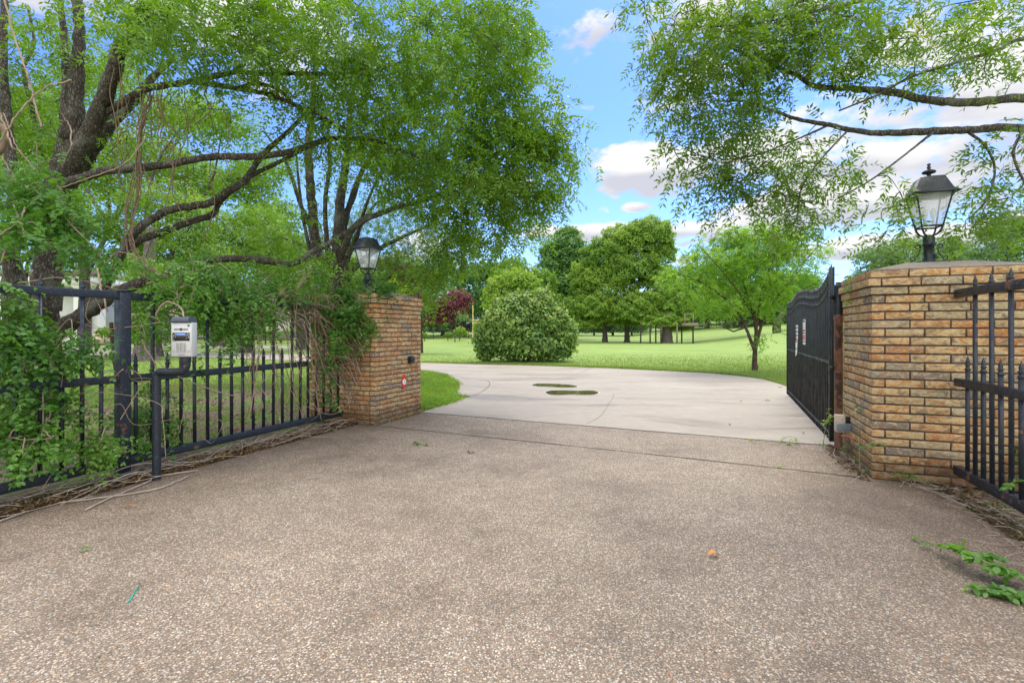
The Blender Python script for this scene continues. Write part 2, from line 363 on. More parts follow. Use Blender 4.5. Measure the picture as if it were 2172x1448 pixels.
M = dict(agg=m_aggregate(), conc=m_concrete(), lawn=m_lawn(), dirt=m_dirt(), brick=m_brick(), mortar=m_mortar(), bark=m_bark(),
    bark2=m_bark('pale_bark', (.07,.055,.045), (.26,.22,.19), .6), bark3=m_bark('brown_bark', (.05,.03,.02), (.17,.115,.08), 2),
    paint=m_paint(), paint_r=m_paint('rusty_black_paint', .53), gate=m_paint('gate_black_paint', .72, (.011,.014,.015)),
    pipe=m_paint('rust_primer_pipe', .45, (.05,.028,.025)),
    lamp=m_paint('lamp_black_paint', .80, (.014,.020,.022)),
    joint=plain('joint_filler', (.05,.04,.032), .95), steel=plain('brushed_steel', (.62,.62,.60), .42, .25, .05, 60),
    white=plain('white_paint', (.78,.77,.74), .6), cap=plain('cap_mortar', (.26,.215,.17), .9, 0, .25, 40),
    blackp=plain('black_plastic', (.018,.018,.02), .35), hood=plain('blue_grey_plastic', (.055,.07,.09), .4),
    disp=plain('dark_display', (.02,.018,.018), .15), key=plain('key_grey', (.36,.35,.33), .5), ink=plain('dark_ink', (.06,.06,.06), .6),
    red=plain('red_reflector', (.62,.02,.02), .25), redink=plain('red_ink', (.55,.035,.03), .5),
    beige=plain('weathered_timber', (.52,.43,.33), .85, 0, .2, 50), galv=plain('galvanised_grey', (.22,.27,.29), .5, .3), redpipe=plain('red_oxide', (.35,.12,.09), .7),
    yellow=plain('yellow_paint', (.66,.50,.20), .6), wood=plain('grey_timber', (.24,.18,.14), .85, 0, .3, 12), dwood=plain('dark_timber', (.055,.035,.028), .85),
    rock=plain('pink_rock', (.50,.36,.28), .9, 0, .3, 3), teal=plain('teal_plastic', (.01,.28,.22), .4), orange=plain('orange_leaf', (.60,.24,.06), .7),
    stucco=plain('pale_stucco', (.55,.52,.46), .9), stucco2=plain('grey_stucco', (.34,.33,.31), .9), roof=plain('roof_shingle', (.25,.19,.17), .9, 0, .3, 8), roofr=plain('tile_roof', (.42,.26,.22), .9, 0, .2, 8),
    glassd=plain('dark_window', (.05,.06,.07), .1))
# blue backlit strip of the display
b_ = NB('display_strip'); b_.set((.12,.2,.55), .2); b_.p.inputs['Emission Color'].default_value = (.18,.3,.8,1); b_.p.inputs['Emission Strength'].default_value = .35; M['strip'] = b_.m
b_ = NB('seeded_glass'); b_.set((.86,.9,.86), .08, 0, .6); b_.p.inputs['Transmission Weight'].default_value = .0; b_.p.inputs['Alpha'].default_value = .22; b_.bump(b_.noise(90, 3), .004, .6); M['glass'] = b_.m
b_ = NB('clear_bulb'); b_.set((.8,.8,.78), .1); b_.p.inputs['Alpha'].default_value = .55; M['bulb'] = b_.m
b_ = NB('still_water'); b_.set((.10,.08,.035), .05, 0, .6); M['water'] = b_.m
b_ = NB('damp_rim'); b_.set(b_.ramp(b_.noise(14, 4), [(.3, (.37,.335,.29)), (.7, (.48,.455,.42))]), .6); M['rim'] = b_.m
GRN = dict(
    near=leafmat('pistache_leaf', (.050,.135,.012), (.21,.40,.030), .42, .42, (.30,.30,.04)),
    near2=leafmat('backlit_leaf', (.065,.16,.012), (.24,.43,.030), .5, .42, (.32,.32,.04)),
    vine=leafmat('vine_leaf', (.045,.15,.022), (.18,.38,.055), .45, .4, (.20,.28,.03)),
    right=leafmat('overhead_leaf', (.05,.125,.010), (.19,.34,.022), .5, .42, (.38,.32,.02)),
    far=leafmat('far_leaf', (.08,.20,.020), (.25,.43,.045), .45, .6, (.28,.34,.05)),
    lime=leafmat('lime_leaf', (.11,.24,.025), (.33,.49,.06), .45, .6, (.36,.42,.05)),
    deep=leafmat('deep_leaf', (.05,.15,.03), (.17,.34,.07), .4, .6),
    dark=leafmat('shade_leaf', (.022,.06,.02), (.07,.15,.045), .35, .7),
    pale=leafmat('pale_leaf', (.09,.19,.06), (.22,.35,.12), .4, .6),
    bush=leafmat('bush_leaf', (.045,.14,.03), (.26,.41,.075), .4, .42, (.40,.46,.16)),
    crape=leafmat('crape_leaf', (.10,.26,.025), (.31,.52,.06), .5, .5, (.34,.42,.06)),
    plum=leafmat('plum_leaf', (.06,.012,.022), (.22,.04,.055), .35, .5, (.26,.05,.07)),
    grass=leafmat('grass_blade', (.14,.225,.045), (.31,.41,.10), .35, .6, (.36,.44,.11)),
    litter=leafmat('dry_leaf', (.06,.036,.018), (.33,.21,.085), .15, .8, (.42,.28,.06)),
)
M['stem'] = plain('vine_stem', (.33,.24,.165), .85, 0, .3, 20)
M['stemb'] = plain('brown_vine', (.19,.12,.075), .85, 0, .35, 20)
M['stemp'] = plain('pale_dead_vine', (.37,.30,.23), .9, 0, .25, 20)

# ------------------------------------------------------------------ foliage
RH = np.array([[0,0,0],[.42,.5,.06],[1,0,-.05],[.42,-.5,.06]])
HX = np.array([[0,0,0],[.22,.40,.05],[.58,.48,.05],[1,0,-.06],[.58,-.48,.05],[.22,-.40,.05]])
def unit(a): return a/(np.linalg.norm(a, axis=-1, keepdims=True)+1e-9)
def sprigs(mb, pos, ax, length, pairs, ll, lw, tone, shape=RH, rachis=True, flat=0.0):
    pos = np.asarray(pos, float); n = len(pos)
    if n == 0: return
    ax = unit(np.asarray(ax, float)); length = np.broadcast_to(length, (n,)); tone = np.broadcast_to(tone, (n,))
    up = unit(np.array([0,0,1.0])+R.normal(0, .45*(1-flat), (n, 3)))
    side = unit(np.cross(ax, up)); up = np.cross(side, ax)
    t = np.concatenate([np.repeat(np.linspace(.22, .95, pairs), 2), [1.0]]); sg = np.array([1, -1]*pairs+[0.0]); m = len(t)
    base = pos[:, None]+ax[:, None]*(length[:, None]*t)[..., None]
    base[..., 2] -= length[:, None]*.35*t**2
    ang = np.where(sg == 0, 0, math.radians(62))
    d = ax[:, None]*np.cos(ang)[None, :, None]+side[:, None]*(np.sin(ang)*sg)[None, :, None]+R.normal(0, .22, (n, m, 3))
    d[..., 2] -= .25; d = unit(d)
    nr = unit(up[:, None]+R.normal(0, .35, (n, m, 3))); w = unit(np.cross(nr, d)); nr = np.cross(d, w)
    s = R.uniform(.75, 1.15, (n, m))*(1-.25*np.abs(t-.55))
    Ls = (ll*s)[..., None, None]; Ws = (lw*s)[..., None, None]
    v = base[:, :, None]+d[:, :, None]*shape[None, None, :, :1]*Ls+w[:, :, None]*shape[None, None, :, 1:2]*Ws+nr[:, :, None]*shape[None, None, :, 2:3]*Ls
    k = len(shape); tn = np.repeat((tone[:, None]+R.normal(0, .07, (n, m))).ravel(), k)
    mb.add(v.reshape(-1, 3), np.arange(n*m*k).reshape(-1, k), np.clip(tn, 0, .97))
    if rachis:
        e = pos+ax*length[:, None]; e[:, 2] -= length*.35
        mid = pos+ax*(length*.5)[:, None]; mid[:, 2] -= length*.0875
        q = .0016+0*length[:, None]
        v = np.stack([pos-side*q, pos+side*q, mid+side*q, mid-side*q, e-side*q*.5, e+side*q*.5], 1).reshape(-1, 3)
        i = np.arange(n)[:, None]*6
        mb.add(v, np.concatenate([i+np.array([0,1,2,3]), i+np.array([3,2,5,4])]), np.repeat(np.clip(tone*.6+.1, 0, 1), 6))

def leaves(mb, pos, nrm, size, asp, tone, shape=RH, jit=.5):
    n = len(pos); nr = unit(nrm+R.normal(0, jit, (n, 3))); d = unit(np.cross(nr, R.normal(0, 1, (n, 3)))); w = np.cross(nr, d)
    size = np.broadcast_to(size, (n,))*R.uniform(.7, 1.3, n); k = len(shape)
    v = pos[:, None]+d[:, None]*(shape[None, :, :1]-.5)*size[:, None, None]+w[:, None]*shape[None, :, 1:2]*(size*asp)[:, None, None]+nr[:, None]*shape[None, :, 2:3]*size[:, None, None]
    mb.add(v.reshape(-1, 3), np.arange(n*k).reshape(-1, k), np.clip(np.repeat(tone+R.normal(0, .08, n), k), 0, 1))

def limb(spec, lump=.0, n=8, wig=.02):
    """spec: (px, py, depth, width_px) -> smoothed points and radii"""
    p = np.array([P(a, b, d) for a, b, d, w in spec]); r = np.array([w/2*d/F for a, b, d, w in spec])
    q = smooth_line(np.c_[p, r], n); pts = q[:, :3]; rad = np.abs(q[:, 3])
    pts = pts+R.normal(0, 1, pts.shape)*rad[:, None]*wig*3
    return pts, rad
def blob_pts(blobs, n):
    """blobs: (px, py, rx_px, ry_px, depth, rdepth_m, weight)"""
    w = np.array([b[6]*b[2]*b[3]*(b[4]/F)**2 for b in blobs]); k = R.choice(len(blobs), n, p=w/w.sum()); out = []
    for i in k:
        px, py, rx, ry, d, rd, _ = blobs[i]
        while 1:
            q = R.uniform(-1, 1, 3)
            if (q*q).sum() <= 1: break
        dd = d+q[2]*rd; c_ = P(px+q[0]*rx, py+q[1]*ry, dd); s_ = 2.6*6.5/max(d, 4)
        if math.sin(c_[0]*s_+1.7*math.sin(c_[2]*s_*.8))*math.cos(c_[2]*s_*1.2+c_[1]*s_*.7) < -.25 and random.random() < .75: c_ = c_+np.array([.22, 0, .18])*6.5/s_/6.5*2.6
        out.append(c_)
    return np.array(out)
def connect(targets, limbs, mb, maxd=2.5, r0=.011, sag=.06, zmin=None):
    """join every target to the nearest wood node, growing from the limbs outward; returns twig ends and directions"""
    nodes_ = np.concatenate([l for l in limbs]); d0 = np.array([np.linalg.norm(nodes_-t, axis=1).min() for t in targets]); order = np.argsort(d0)
    pool = [nodes_]; arr = nodes_; ends = []; dirs = []; pend = []
    for c, i in enumerate(order):
        t = targets[i]
        if c % 20 == 0 and pend: arr = np.concatenate([arr, np.array(pend)]); pend = []
        dd = ((arr-t)**2).sum(1); j = dd.argmin(); s = arr[j]; dist = math.sqrt(dd[j])
        if dist > maxd: continue
        mid = (s+t)/2+R.normal(0, .12, 3)*dist+np.array([0, 0, .10*dist]); line = smooth_line([s, mid, t], 3)
        rr = np.linspace(min(r0, .004+.008*dist), .0025, len(line)); mb.tube(line, rr, 4)
        pend += [line[3], line[4], line[5]] if len(line) > 5 else [mid]
        pend.append(t); ends.append(line); dirs.append(unit(t-mid))
    return ends, np.array(dirs)
def clump_tone(p, sc_=1.0, amp=.22, base=.5):
    q = p*sc_; return base+amp*(np.sin(q[:, 0]*2.1+1.3*np.sin(q[:, 2]*1.7))*np.cos(q[:, 1]*1.9+q[:, 2]*2.3))
def foliage_on(lines, dirs, mb, per, spread, length, pairs, ll, lw, base=.5, shape=RH, droop=.35, amp=.22, rachis=False):
    pos = []; ax = []
    for ln, d in zip(lines, dirs):
        k = per
        a = ln[-1]; b = ln[len(ln)//2]; t = R.uniform(0, 1, (k, 1))**.7
        pos.append(b+(a-b)*t+R.normal(0, spread, (k, 3))); ax.append(d*.5+R.normal(0, .75, (k, 3)))
    pos = np.concatenate(pos); ax = np.concatenate(ax); ax[:, 2] = ax[:, 2]*.6-droop
    tone = clump_tone(pos, 1.2, amp, base)+R.normal(0, .07, len(pos))
    tone = np.where(R.uniform(0, 1, len(pos)) < .006, 1.0, tone)
    sprigs(mb, pos, ax, length*R.uniform(.6, 1.15, len(pos)), pairs, ll, lw, tone, shape, rachis)

def shell_tree(name, label, base, lobes, n, size, mat, trunk, barkm=None, group=None, cat='tree', tone0=.5, inner=.25, fuzz=.12, tamp=.16, asp=.55):
    """lobes: (dx, dy, z, rx, ry, rz) in metres from base; trunk: list of polylines [(dx,dy,z,r)...]"""
    t = thing(name, label, cat, base, 0, group); base = np.asarray(base, float)
    tm = MB()
    for pl in trunk:
        q = smooth_line(np.array(pl, float), 4); tm.tube(base+q[:, :3], q[:, 3], 8, lump=.08)
    # limbs into the lobes
    c0 = base+np.array(trunk[0][-1][:3])
    for lb in lobes:
        c = base+np.array(lb[:3]); a = c0*.8+base*.2 if True else c0
        mid = (a+c)/2+R.normal(0, .1, 3)*np.linalg.norm(c-a); tm.tube(smooth_line([a, mid, c], 3), np.linspace(trunk[0][-1][3]*.7, .03, 7), 5)
    tm.build('trunk', M[barkm or 'bark'], t, smooth=True)
    cm = MB(); area = np.array([(l[3]*l[4]+l[4]*l[5]+l[3]*l[5]) for l in lobes]); k = R.choice(len(lobes), n, p=area/area.sum())
    lb = np.array(lobes)[k]; d = unit(R.normal(0, 1, (n, 3))); d[:, 2] = np.where(d[:, 2] < -.35, -d[:, 2]*.5, d[:, 2]); d = unit(d)
    # secondary lumps on each lobe
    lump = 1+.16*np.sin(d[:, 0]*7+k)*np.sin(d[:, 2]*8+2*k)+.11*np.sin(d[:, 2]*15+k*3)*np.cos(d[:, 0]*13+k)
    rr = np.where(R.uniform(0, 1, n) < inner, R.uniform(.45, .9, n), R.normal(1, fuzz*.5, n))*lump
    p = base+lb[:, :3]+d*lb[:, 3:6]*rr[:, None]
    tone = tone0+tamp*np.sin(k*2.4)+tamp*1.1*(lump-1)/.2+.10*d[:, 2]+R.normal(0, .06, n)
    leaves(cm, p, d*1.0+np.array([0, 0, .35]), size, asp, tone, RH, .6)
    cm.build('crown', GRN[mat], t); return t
def px_lobes(lst, d, base, depth_f=.8):
    out = []
    for px, py, rx, ry in lst:
        c = P(px, py, d)-np.asarray(base); out.append((c[0], c[1]+random.uniform(-.5, .5)*rx*d/F*.5, c[2], rx*d/F, rx*d/F*depth_f, ry*d/F))
    return out

# ================================================================== SETTING
def build_ground():
    xs = np.concatenate([-np.geomspace(420, 30, 14), np.linspace(-28, 34, 63), np.geomspace(36, 420, 22)])
    ys = np.concatenate([np.linspace(-40, 8, 9), np.linspace(10, 80, 71), np.geomspace(82, 900, 26)])
    X, Y = np.meshgrid(xs, ys); Z = terr(X, Y)-.02
    Z = np.where(Y > 300, terr(X, 300*np.ones_like(Y))-.02, Z)
    n = len(xs); m = MB(); i = np.arange(len(ys)-1)[:, None]*n+np.arange(n-1)[None]; i = i.ravel()
    m.add(np.stack([X, Y, Z], -1).reshape(-1, 3), np.stack([i, i+1, i+n+1, i+n], 1)); struct(m.build('lawn', M['lawn'], smooth=True))
    # bare shaded soil behind the left fence and beside the right one
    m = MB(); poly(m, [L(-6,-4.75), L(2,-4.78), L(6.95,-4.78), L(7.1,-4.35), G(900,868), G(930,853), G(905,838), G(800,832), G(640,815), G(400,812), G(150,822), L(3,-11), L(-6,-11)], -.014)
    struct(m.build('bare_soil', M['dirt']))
    m = MB(); poly(m, [L(-6,1.86), L(6.7,1.72), L(6.9,6), L(-6,6)], -.014); struct(m.build('soil_strip', M['dirt']))
    # aggregate apron and concrete plaza, butting at the joint
    jl = lambda v: L(6.93-.05*(v+4.3), v)
    ap = [L(-7,-5.2), L(0,-4.85), L(2,-4.80), L(3,-4.68), L(4.3,-4.76), L(5.7,-4.72), jl(-4.55)] + [jl(v) for v in np.linspace(-4.2, 1.6, 12)] + [L(5.3,1.75), L(4.05,1.84), L(2,1.92), L(-7,2.1)]
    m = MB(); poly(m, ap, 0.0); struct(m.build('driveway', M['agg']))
    pl = [jl(v)+np.r_[.367*.012, .93*.012, 0] for v in np.linspace(1.6, -4.2, 12)]
    pl += [G(*q) for q in [(897,873),(936,860),(974,848),(999,840),(979,838),(957,834.6),(974,822.6),(975,816.6),(967,807),(948,794),(921,789),(893,785.5),(780,774),(660,766),(450,758),(250,754),(90,750),(-200,746)]]
    pl += [G(*q) for q in [(-200,733),(90,735),(170,738),(250,745),(330,747),(450,748),(660,752),(780,762),(893,769),(1000,772),(1100,774),(1200,777.5),(1300,781),(1360,784),(1500,791),(1570,797),(1620,804),(1665,817),(1700,829),(1760,850),(1800,872),(1830,900)]]
    global PLAZA; PLAZA = np.array([q[:2] for q in pl]); m = MB(); poly(m, pl, 0.0); struct(m.build('concrete_drive', M['conc']))
    # second and third arms of the drive seen far off through the fence
    m = MB()
    for a, b in (((300,733.5),(300,738.5)),):
        p = [G(200,733), G(450,733.5), G(600,734), G(760,739), G(760,745), G(600,739), G(450,738), G(200,737)]; poly(m, p, -.008)
    q = [GT(x, 92) for x in (330, 500, 700, 860)]+[GT(x, 80) for x in (860, 700, 500, 330)]
    q = [p_+np.array([0, 0, .03]) for p_ in q]; poly(m, q); struct(m.build('side_drive', M['conc']))
    # joints and cracks
    def strip(m, pts, w, z):
        p = smooth_line(np.array([[a[0], a[1], 0] for a in pts]), 8); t = np.gradient(p, axis=0); n_ = unit(np.c_[-t[:, 1], t[:, 0], 0*t[:, 0]])
        ww = w*R.uniform(.6, 1.3, (len(p), 1)); a = p+n_*ww; b = p-n_*ww; a[:, 2] = b[:, 2] = z
        k = len(p); i = np.arange(k-1); m.add(np.r_[a, b], np.stack([i+k, i+k+1, i+1, i], 1))
    m = MB(); strip(m, [L(5.74,-4.7), L(5.70,-3.9), L(5.60,-2.3), L(5.49,-.7), L(5.37,.7), L(5.30,1.34)], .009, .004)
    strip(m, [jl(v) for v in (-4.5, -3, -1.5, 0, 1.55)], .011, .004)
    struct(m.build('expansion_joint', M['joint']))
    m = MB(); strip(m, [G(*q) for q in [(948,794),(984,801),(1007,804),(1030,806),(1038,811),(1038,817),(1029,826),(1012,836),(998,840)]], .007, .004)
    strip(m, [G(*q) for q in [(1302,834),(1299,845),(1290,858),(1278,878),(1262,890),(1245,898)]], .0025, .004)
    strip(m, [G(*q) for q in [(1265,776),(1210,798),(1150,806)]], .004, .004)
    struct(m.build('slab_crack', M['joint']))
    m = MB(); strip(m, [G(*q) for q in [(1388,962),(1384,980),(1370,1000),(1352,1029)]], .0016, .004); strip(m, [L(5.72,-1.6)+np.r_[.02,-.05,0], L(5.64,-.7)+np.r_[.02,-.05,0]], .003, .004)
    struct(m.build('chalk_scratch', M['cap']))
    # puddles
    for nm, pts, lab in (('rain_puddle', [(1128,816.5),(1140,813.8),(1170,814),(1205,816),(1224,819.5),(1215,821.5),(1190,821.6),(1160,820),(1140,819)], 'long thin rain puddle, the farther and narrower of two on the concrete drive'),
                    ('rain_puddle', [(1157,832),(1170,828.6),(1200,828),(1225,829),(1255,828.6),(1268,832),(1262,836.4),(1240,837.6),(1212,836.6),(1185,838),(1166,836.5)], 'wider rain puddle mirroring the trees, nearer the brick piers')):
        g = smooth_line([G(*q) for q in pts+pts[:1]], 5)[:-1]; c = g.mean(0)
        t = thing(nm, lab, 'puddle', (c[0], c[1], 0), 0, 'rain puddles on the concrete drive')
        m = MB(); a = c+(g-c)*1.0; bb = c+(g-c)*np.array([1.09, 1.22, 1]); 
        k = len(a); a[:, 2] = bb[:, 2] = .004; i = np.arange(k); j = (i+1) % k
        m.add(np.r_[a, bb], np.stack([i, j, j+k, i+k], 1)[:, ::-1]); m.build('pale_rim', M['rim'], t)
        m = MB(); a = a.copy(); poly(m, c+(a-c)*1.02, .008); m.build('water', M['water'], t)
build_ground()

# ================================================================== BRICK PIERS
def pier(label, u0, v0, du, dv, courses, ch, blen=.268, warm=.5):
    t = thing('brick_pier', label, 'gate pier', L(u0+du/2, v0+dv/2), YAW, 'brick gate piers')
    # local coords: x along v, y along u ; object origin at centre
    rot = lambda q: np.array([L(u0+du/2+q[1], v0+dv/2+q[0], q[2])])[0]
    bm = MB(); co = MB(); top = courses*ch; mort = .0135; th = .09
    def place(cx, cy, cz, sx, sy, sz, tone):
        a = np.array([[x, y, z] for z in (-.5, .5) for y in (-.5, .5) for x in (-.5, .5)])*np.array([sx, sy, sz])+R.uniform(-.0015, .0015, (8, 3))
        a = a+np.array([cx, cy, cz]); w = np.array([L(u0+du/2+q[1], v0+dv/2+q[0], q[2]) for q in a])
        bm.add(w, [[0,2,3,1],[4,5,7,6],[0,1,5,4],[2,6,7,3],[0,4,6,2],[1,3,7,5]], tone)
    for c in range(courses):
        k = courses-1-c; out = {0: .012, 1: .034, 2: .014}.get(k, 0.0); z = c*ch+ch/2
        hx, hy = dv/2+out, du/2+out
        for face in range(4):
            own = (c+face) % 2 == 0
            half = hx if face % 2 == 0 else hy; oth = hy if face % 2 == 0 else hx
            a0 = -half if own else -half+th+mort; a1 = half if own else half-th-mort
            pos = a0 - (R.uniform(0, .1) if not own else 0); first = True
            x = a0
            while x < a1-.02:
                ln = blen-mort if not first or not own else blen-mort-.0
                if R.uniform() < .06: ln = .12
                e = min(x+ln, a1)
                if a1-e < .045: e = a1
                rr_ = R.uniform(); tone = R.uniform(0, .11) if rr_ < .22-.23*warm else (R.uniform(.14, .55) if R.uniform() > warm else R.uniform(.45, 1.0))
                mx_ = (x+e)/2; w = e-x
                dpt = R.uniform(-.002, .002)
                if face == 0: place(mx_, -oth+th/2+dpt, z, w, th, ch-mort, tone)
                elif face == 2: place(mx_, oth-th/2+dpt, z, w, th, ch-mort, tone)
                elif face == 1: place(oth-th/2+dpt, mx_, z, th, w, ch-mort, tone)
                else: place(-oth+th/2+dpt, mx_, z, th, w, ch-mort, tone)
                x = e+mort; first = False
        cc = L(u0+du/2, v0+dv/2, z)
        co.box(cc, (2*hx-.016, 2*hy-.016, ch+.0005*(c % 2)), YAW)
    bm.build('brickwork', M['brick'], t, bevel=.003); co.build('mortar', M['mortar'], t)
    # shallow pyramid mortar cap
    h = MB(); hx, hy = dv/2, du/2; vv = []
    for s, z in ((.985, top-.004), (.975, top+.006), (.42, top+.085)):
        for sx, sy in ((-1,-1),(1,-1),(1,1),(-1,1)): vv.append(L(u0+du/2+sy*hy*s, v0+dv/2+sx*hx*s, z))
    f = [[i+4*r, (i+1) % 4+4*r, (i+1) % 4+4*(r+1), i+4*(r+1)] for r in range(2) for i in range(4)]+[[8, 9, 10, 11]]
    h.add(vv, f); h.build('cap', M['cap'], t)
    return t
pier('shorter-looking brick pier half wrapped in vine, with red reflector', 5.72, -5.47, 1.17, 1.17, 27, 1.845/27, .268, .72)
pier('brick pier with bare front face between the open gate and right fence', 5.30, 1.37, 1.03, 1.17, 25, 1.865/25, .285, .36)

def lamp(label, u, v, zb, s=1.0, finial=True):
    t = thing('post_lamp', label, 'lamp', L(u, v, zb), YAW, 'black lanterns on the brick piers'); c = L(u, v, zb)
    def q(x, y, z): return c+s*(np.array(L(y, x, 0))+np.array([0, 0, z]))
    def sq(mb, prof):     # square-section loft; prof: (half, z)
        vv = [q(sx*h, sy*h, z) for h, z in prof for sx, sy in ((-1,-1),(1,-1),(1,1),(-1,1))]
        f = [[i+4*r, (i+1) % 4+4*r, (i+1) % 4+4*(r+1), i+4*(r+1)] for r in range(len(prof)-1) for i in range(4)]
        f += [[3, 2, 1, 0], [4*len(prof)-4+i for i in range(4)]]; mb.add(vv, f)
    m = MB(); sq(m, [(.135, 0), (.135, .016)]); m.build('base_plate', M['lamp'], t)
    m = MB(); m.lathe([(a*s, b*s) for a, b in ((.062,.016),(.052,.05),(.046,.06),(.046,.19),(.056,.195),(.056,.21),(.050,.215),(.050,.275),(.040,.292),(.022,.30),(.0,.302))], 16, c); m.build('post', M['lamp'], t, smooth=True)
    for k in range(4):
        a = k*math.pi/2; m = MB(); pts = []
        for th in np.linspace(0, 1, 22):       # S scroll
            if th < .35: w = th/.35*math.pi*1.5; rr = .020+.012*th; x = .135+rr*math.cos(w+math.pi*1.0); z = .06+rr*math.sin(w+math.pi*1.0)
            elif th < .65: w = (th-.35)/.3; x = .125-.07*math.sin(w*1.5)+.02*w; z = .05+.12*w
            else: w = (th-.65)/.35*math.pi*1.5; rr = .024; x = .092+rr*math.cos(math.pi*.9-w); z = .185+rr*math.sin(math.pi*.9-w)
            pts.append(q(x*math.cos(a), x*math.sin(a), z))
        m.tube(np.array(pts), .0055*s, 6); m.build('scroll', M['lamp'], t, smooth=True)
        m = MB(); arm = smooth_line([q(.02*math.cos(a+.785), .02*math.sin(a+.785), .29), q(.075*math.cos(a+.785), .075*math.sin(a+.785), .305), q(.108*math.cos(a+.785), .108*math.sin(a+.785), .345), q(.124*math.cos(a+.785), .124*math.sin(a+.785), .385)], 5)
        m.tube(arm, .010*s, 6); m.build('cradle_arm', M['lamp'], t, smooth=True)
    m = MB(); lo, hi, z0, z1 = .088, .150, .385, .72
    for sx, sy in ((-1,-1),(1,-1),(1,1),(-1,1)): m.tube(np.array([q(sx*lo, sy*lo, z0), q(sx*hi, sy*hi, z1)]), .010*s, 4)
    for h, z in ((lo, z0), (hi, z1)):
        cs = [q(sx*h, sy*h, z) for sx, sy in ((-1,-1),(1,-1),(1,1),(-1,1))]
        for i in range(4): m.tube(np.array([cs[i], cs[(i+1) % 4]]), .010*s, 4)
    m.build('lantern_frame', M['lamp'], t)
    for i, (a, b) in enumerate((((-1,-1),(1,-1)),((1,-1),(1,1)),((1,1),(-1,1)),((-1,1),(-1,-1)))):
        m = MB(); k = .985; vv = [q(a[0]*lo*k, a[1]*lo*k, z0+.008), q(b[0]*lo*k, b[1]*lo*k, z0+.008), q(b[0]*hi*k, b[1]*hi*k, z1-.008), q(a[0]*hi*k, a[1]*hi*k, z1-.008)]
        off = (c-np.mean(vv, 0)); off[2] = 0; off = off/np.linalg.norm(off)*.003
        m.add(vv+[x+off for x in vv], [[0,1,2,3],[7,6,5,4],[0,4,5,1],[1,5,6,2],[2,6,7,3],[3,7,4,0]]); m.build('glass_pane', M['glass'], t)
    m = MB(); sq(m, [(.160, .722), (.195, .706), (.197, .712), (.158, .745), (.150, .76), (.102, .885), (.09, .895), (.05, .905)]); m.build('roof', M['lamp'], t)
    if finial: m = MB(); m.lathe([(a*s, b*s) for a, b in ((.03,.90),(.016,.925),(.022,.935),(.055,.945),(.062,.955),(.052,.968),(.02,.982),(.012,.992),(.020,1.004),(.010,1.018),(.017,1.032),(.013,1.044),(0,1.05))], 16, c); m.build('finial', M['lamp'], t, smooth=True)
    for dx in (-.035, .035):
        m = MB(); m.lathe([(a*s, b*s) for a, b in ((.012,.40),(.012,.47),(.02,.48),(.028,.52),(.024,.56),(.0,.58))], 10, q(dx, 0, 0)-np.array([0,0,0])); m.build('bulb', M['bulb'], t, smooth=True)
    return t
lamp('black lantern on the vine-covered pier, small against dark trunks', 5.72+.585, -5.47+.585, 1.93, .92, False)
lamp('black lantern standing on the right brick pier against the sky', 5.30+.52, 1.37+.585, 1.955, .91)

def box_thing(name, label, cat, u, v, z, parts):
    t = thing(name, label, cat, L(u, v, z), YAW)
    for nm, du, dv, dz, su, sv, sz, mat, bev in parts:
        m = MB(); m.box(L(u+du, v+dv, z+dz), (sv, su, sz), YAW); m.build(nm, M[mat], t, bevel=bev)
    return t
# photo-eye box and reflector on the left pier's opening face (v = -4.30)
box_thing('photo_eye', 'small black sensor box on the left pier above the red reflector', 'sensor', 6.58, -4.298, .875, [('housing', 0, .03, 0, .10, .055, .095, 'blackp', .006), ('lens', 0, .059, 0, .05, .004, .05, 'disp', .001), ('flange', 0, .004, 0, .13, .006, .12, 'blackp', .002)])
def reflector():
    u, v, z = 6.40, -4.297, .55; t = thing('reflector', 'red oblong reflector with white disc on the left pier', 'reflector', L(u, v, z), YAW)
    def disc(mb, r, rz, off, n=20, dz=0):
        a = np.linspace(0, 2*np.pi, n, endpoint=False); vv = [L(u+r*math.cos(x), v+off, z+dz+rz*math.sin(x)) for x in a]+[L(u+r*math.cos(x), v+off-.006, z+dz+rz*math.sin(x)) for x in a]
        i = np.arange(n); mb.add(vv, np.stack([i, (i+1) % n, (i+1) % n+n, i+n], 1)); mb.add(np.r_[vv[:n], [L(u, v+off, z+dz)]], np.stack([i, (i+1) % n, np.full(n, n)], 1))
    n = 24; a = np.linspace(0, 2*np.pi, n, endpoint=False)
    vv = [L(u+.048*math.cos(x), v+o, z+.04*math.sin(x)+(.068 if math.sin(x) >= 0 else -.068)) for o in (.008, 0) for x in a]
    m = MB(); i = np.arange(n); m.add(vv, np.stack([i, (i+1) % n, (i+1) % n+n, i+n], 1)); m.add(np.r_[vv[:n], [L(u, v+.008, z)]], np.stack([i, (i+1) % n, np.full(n, n)], 1)); m.build('red_plate', M['red'], t)
    m = MB(); disc(m, .045, .042, .014); m.build('white_disc', M['white'], t)
    m = MB(); disc(m, .012, .012, .017); m.build('screw', M['key'], t)
reflector()

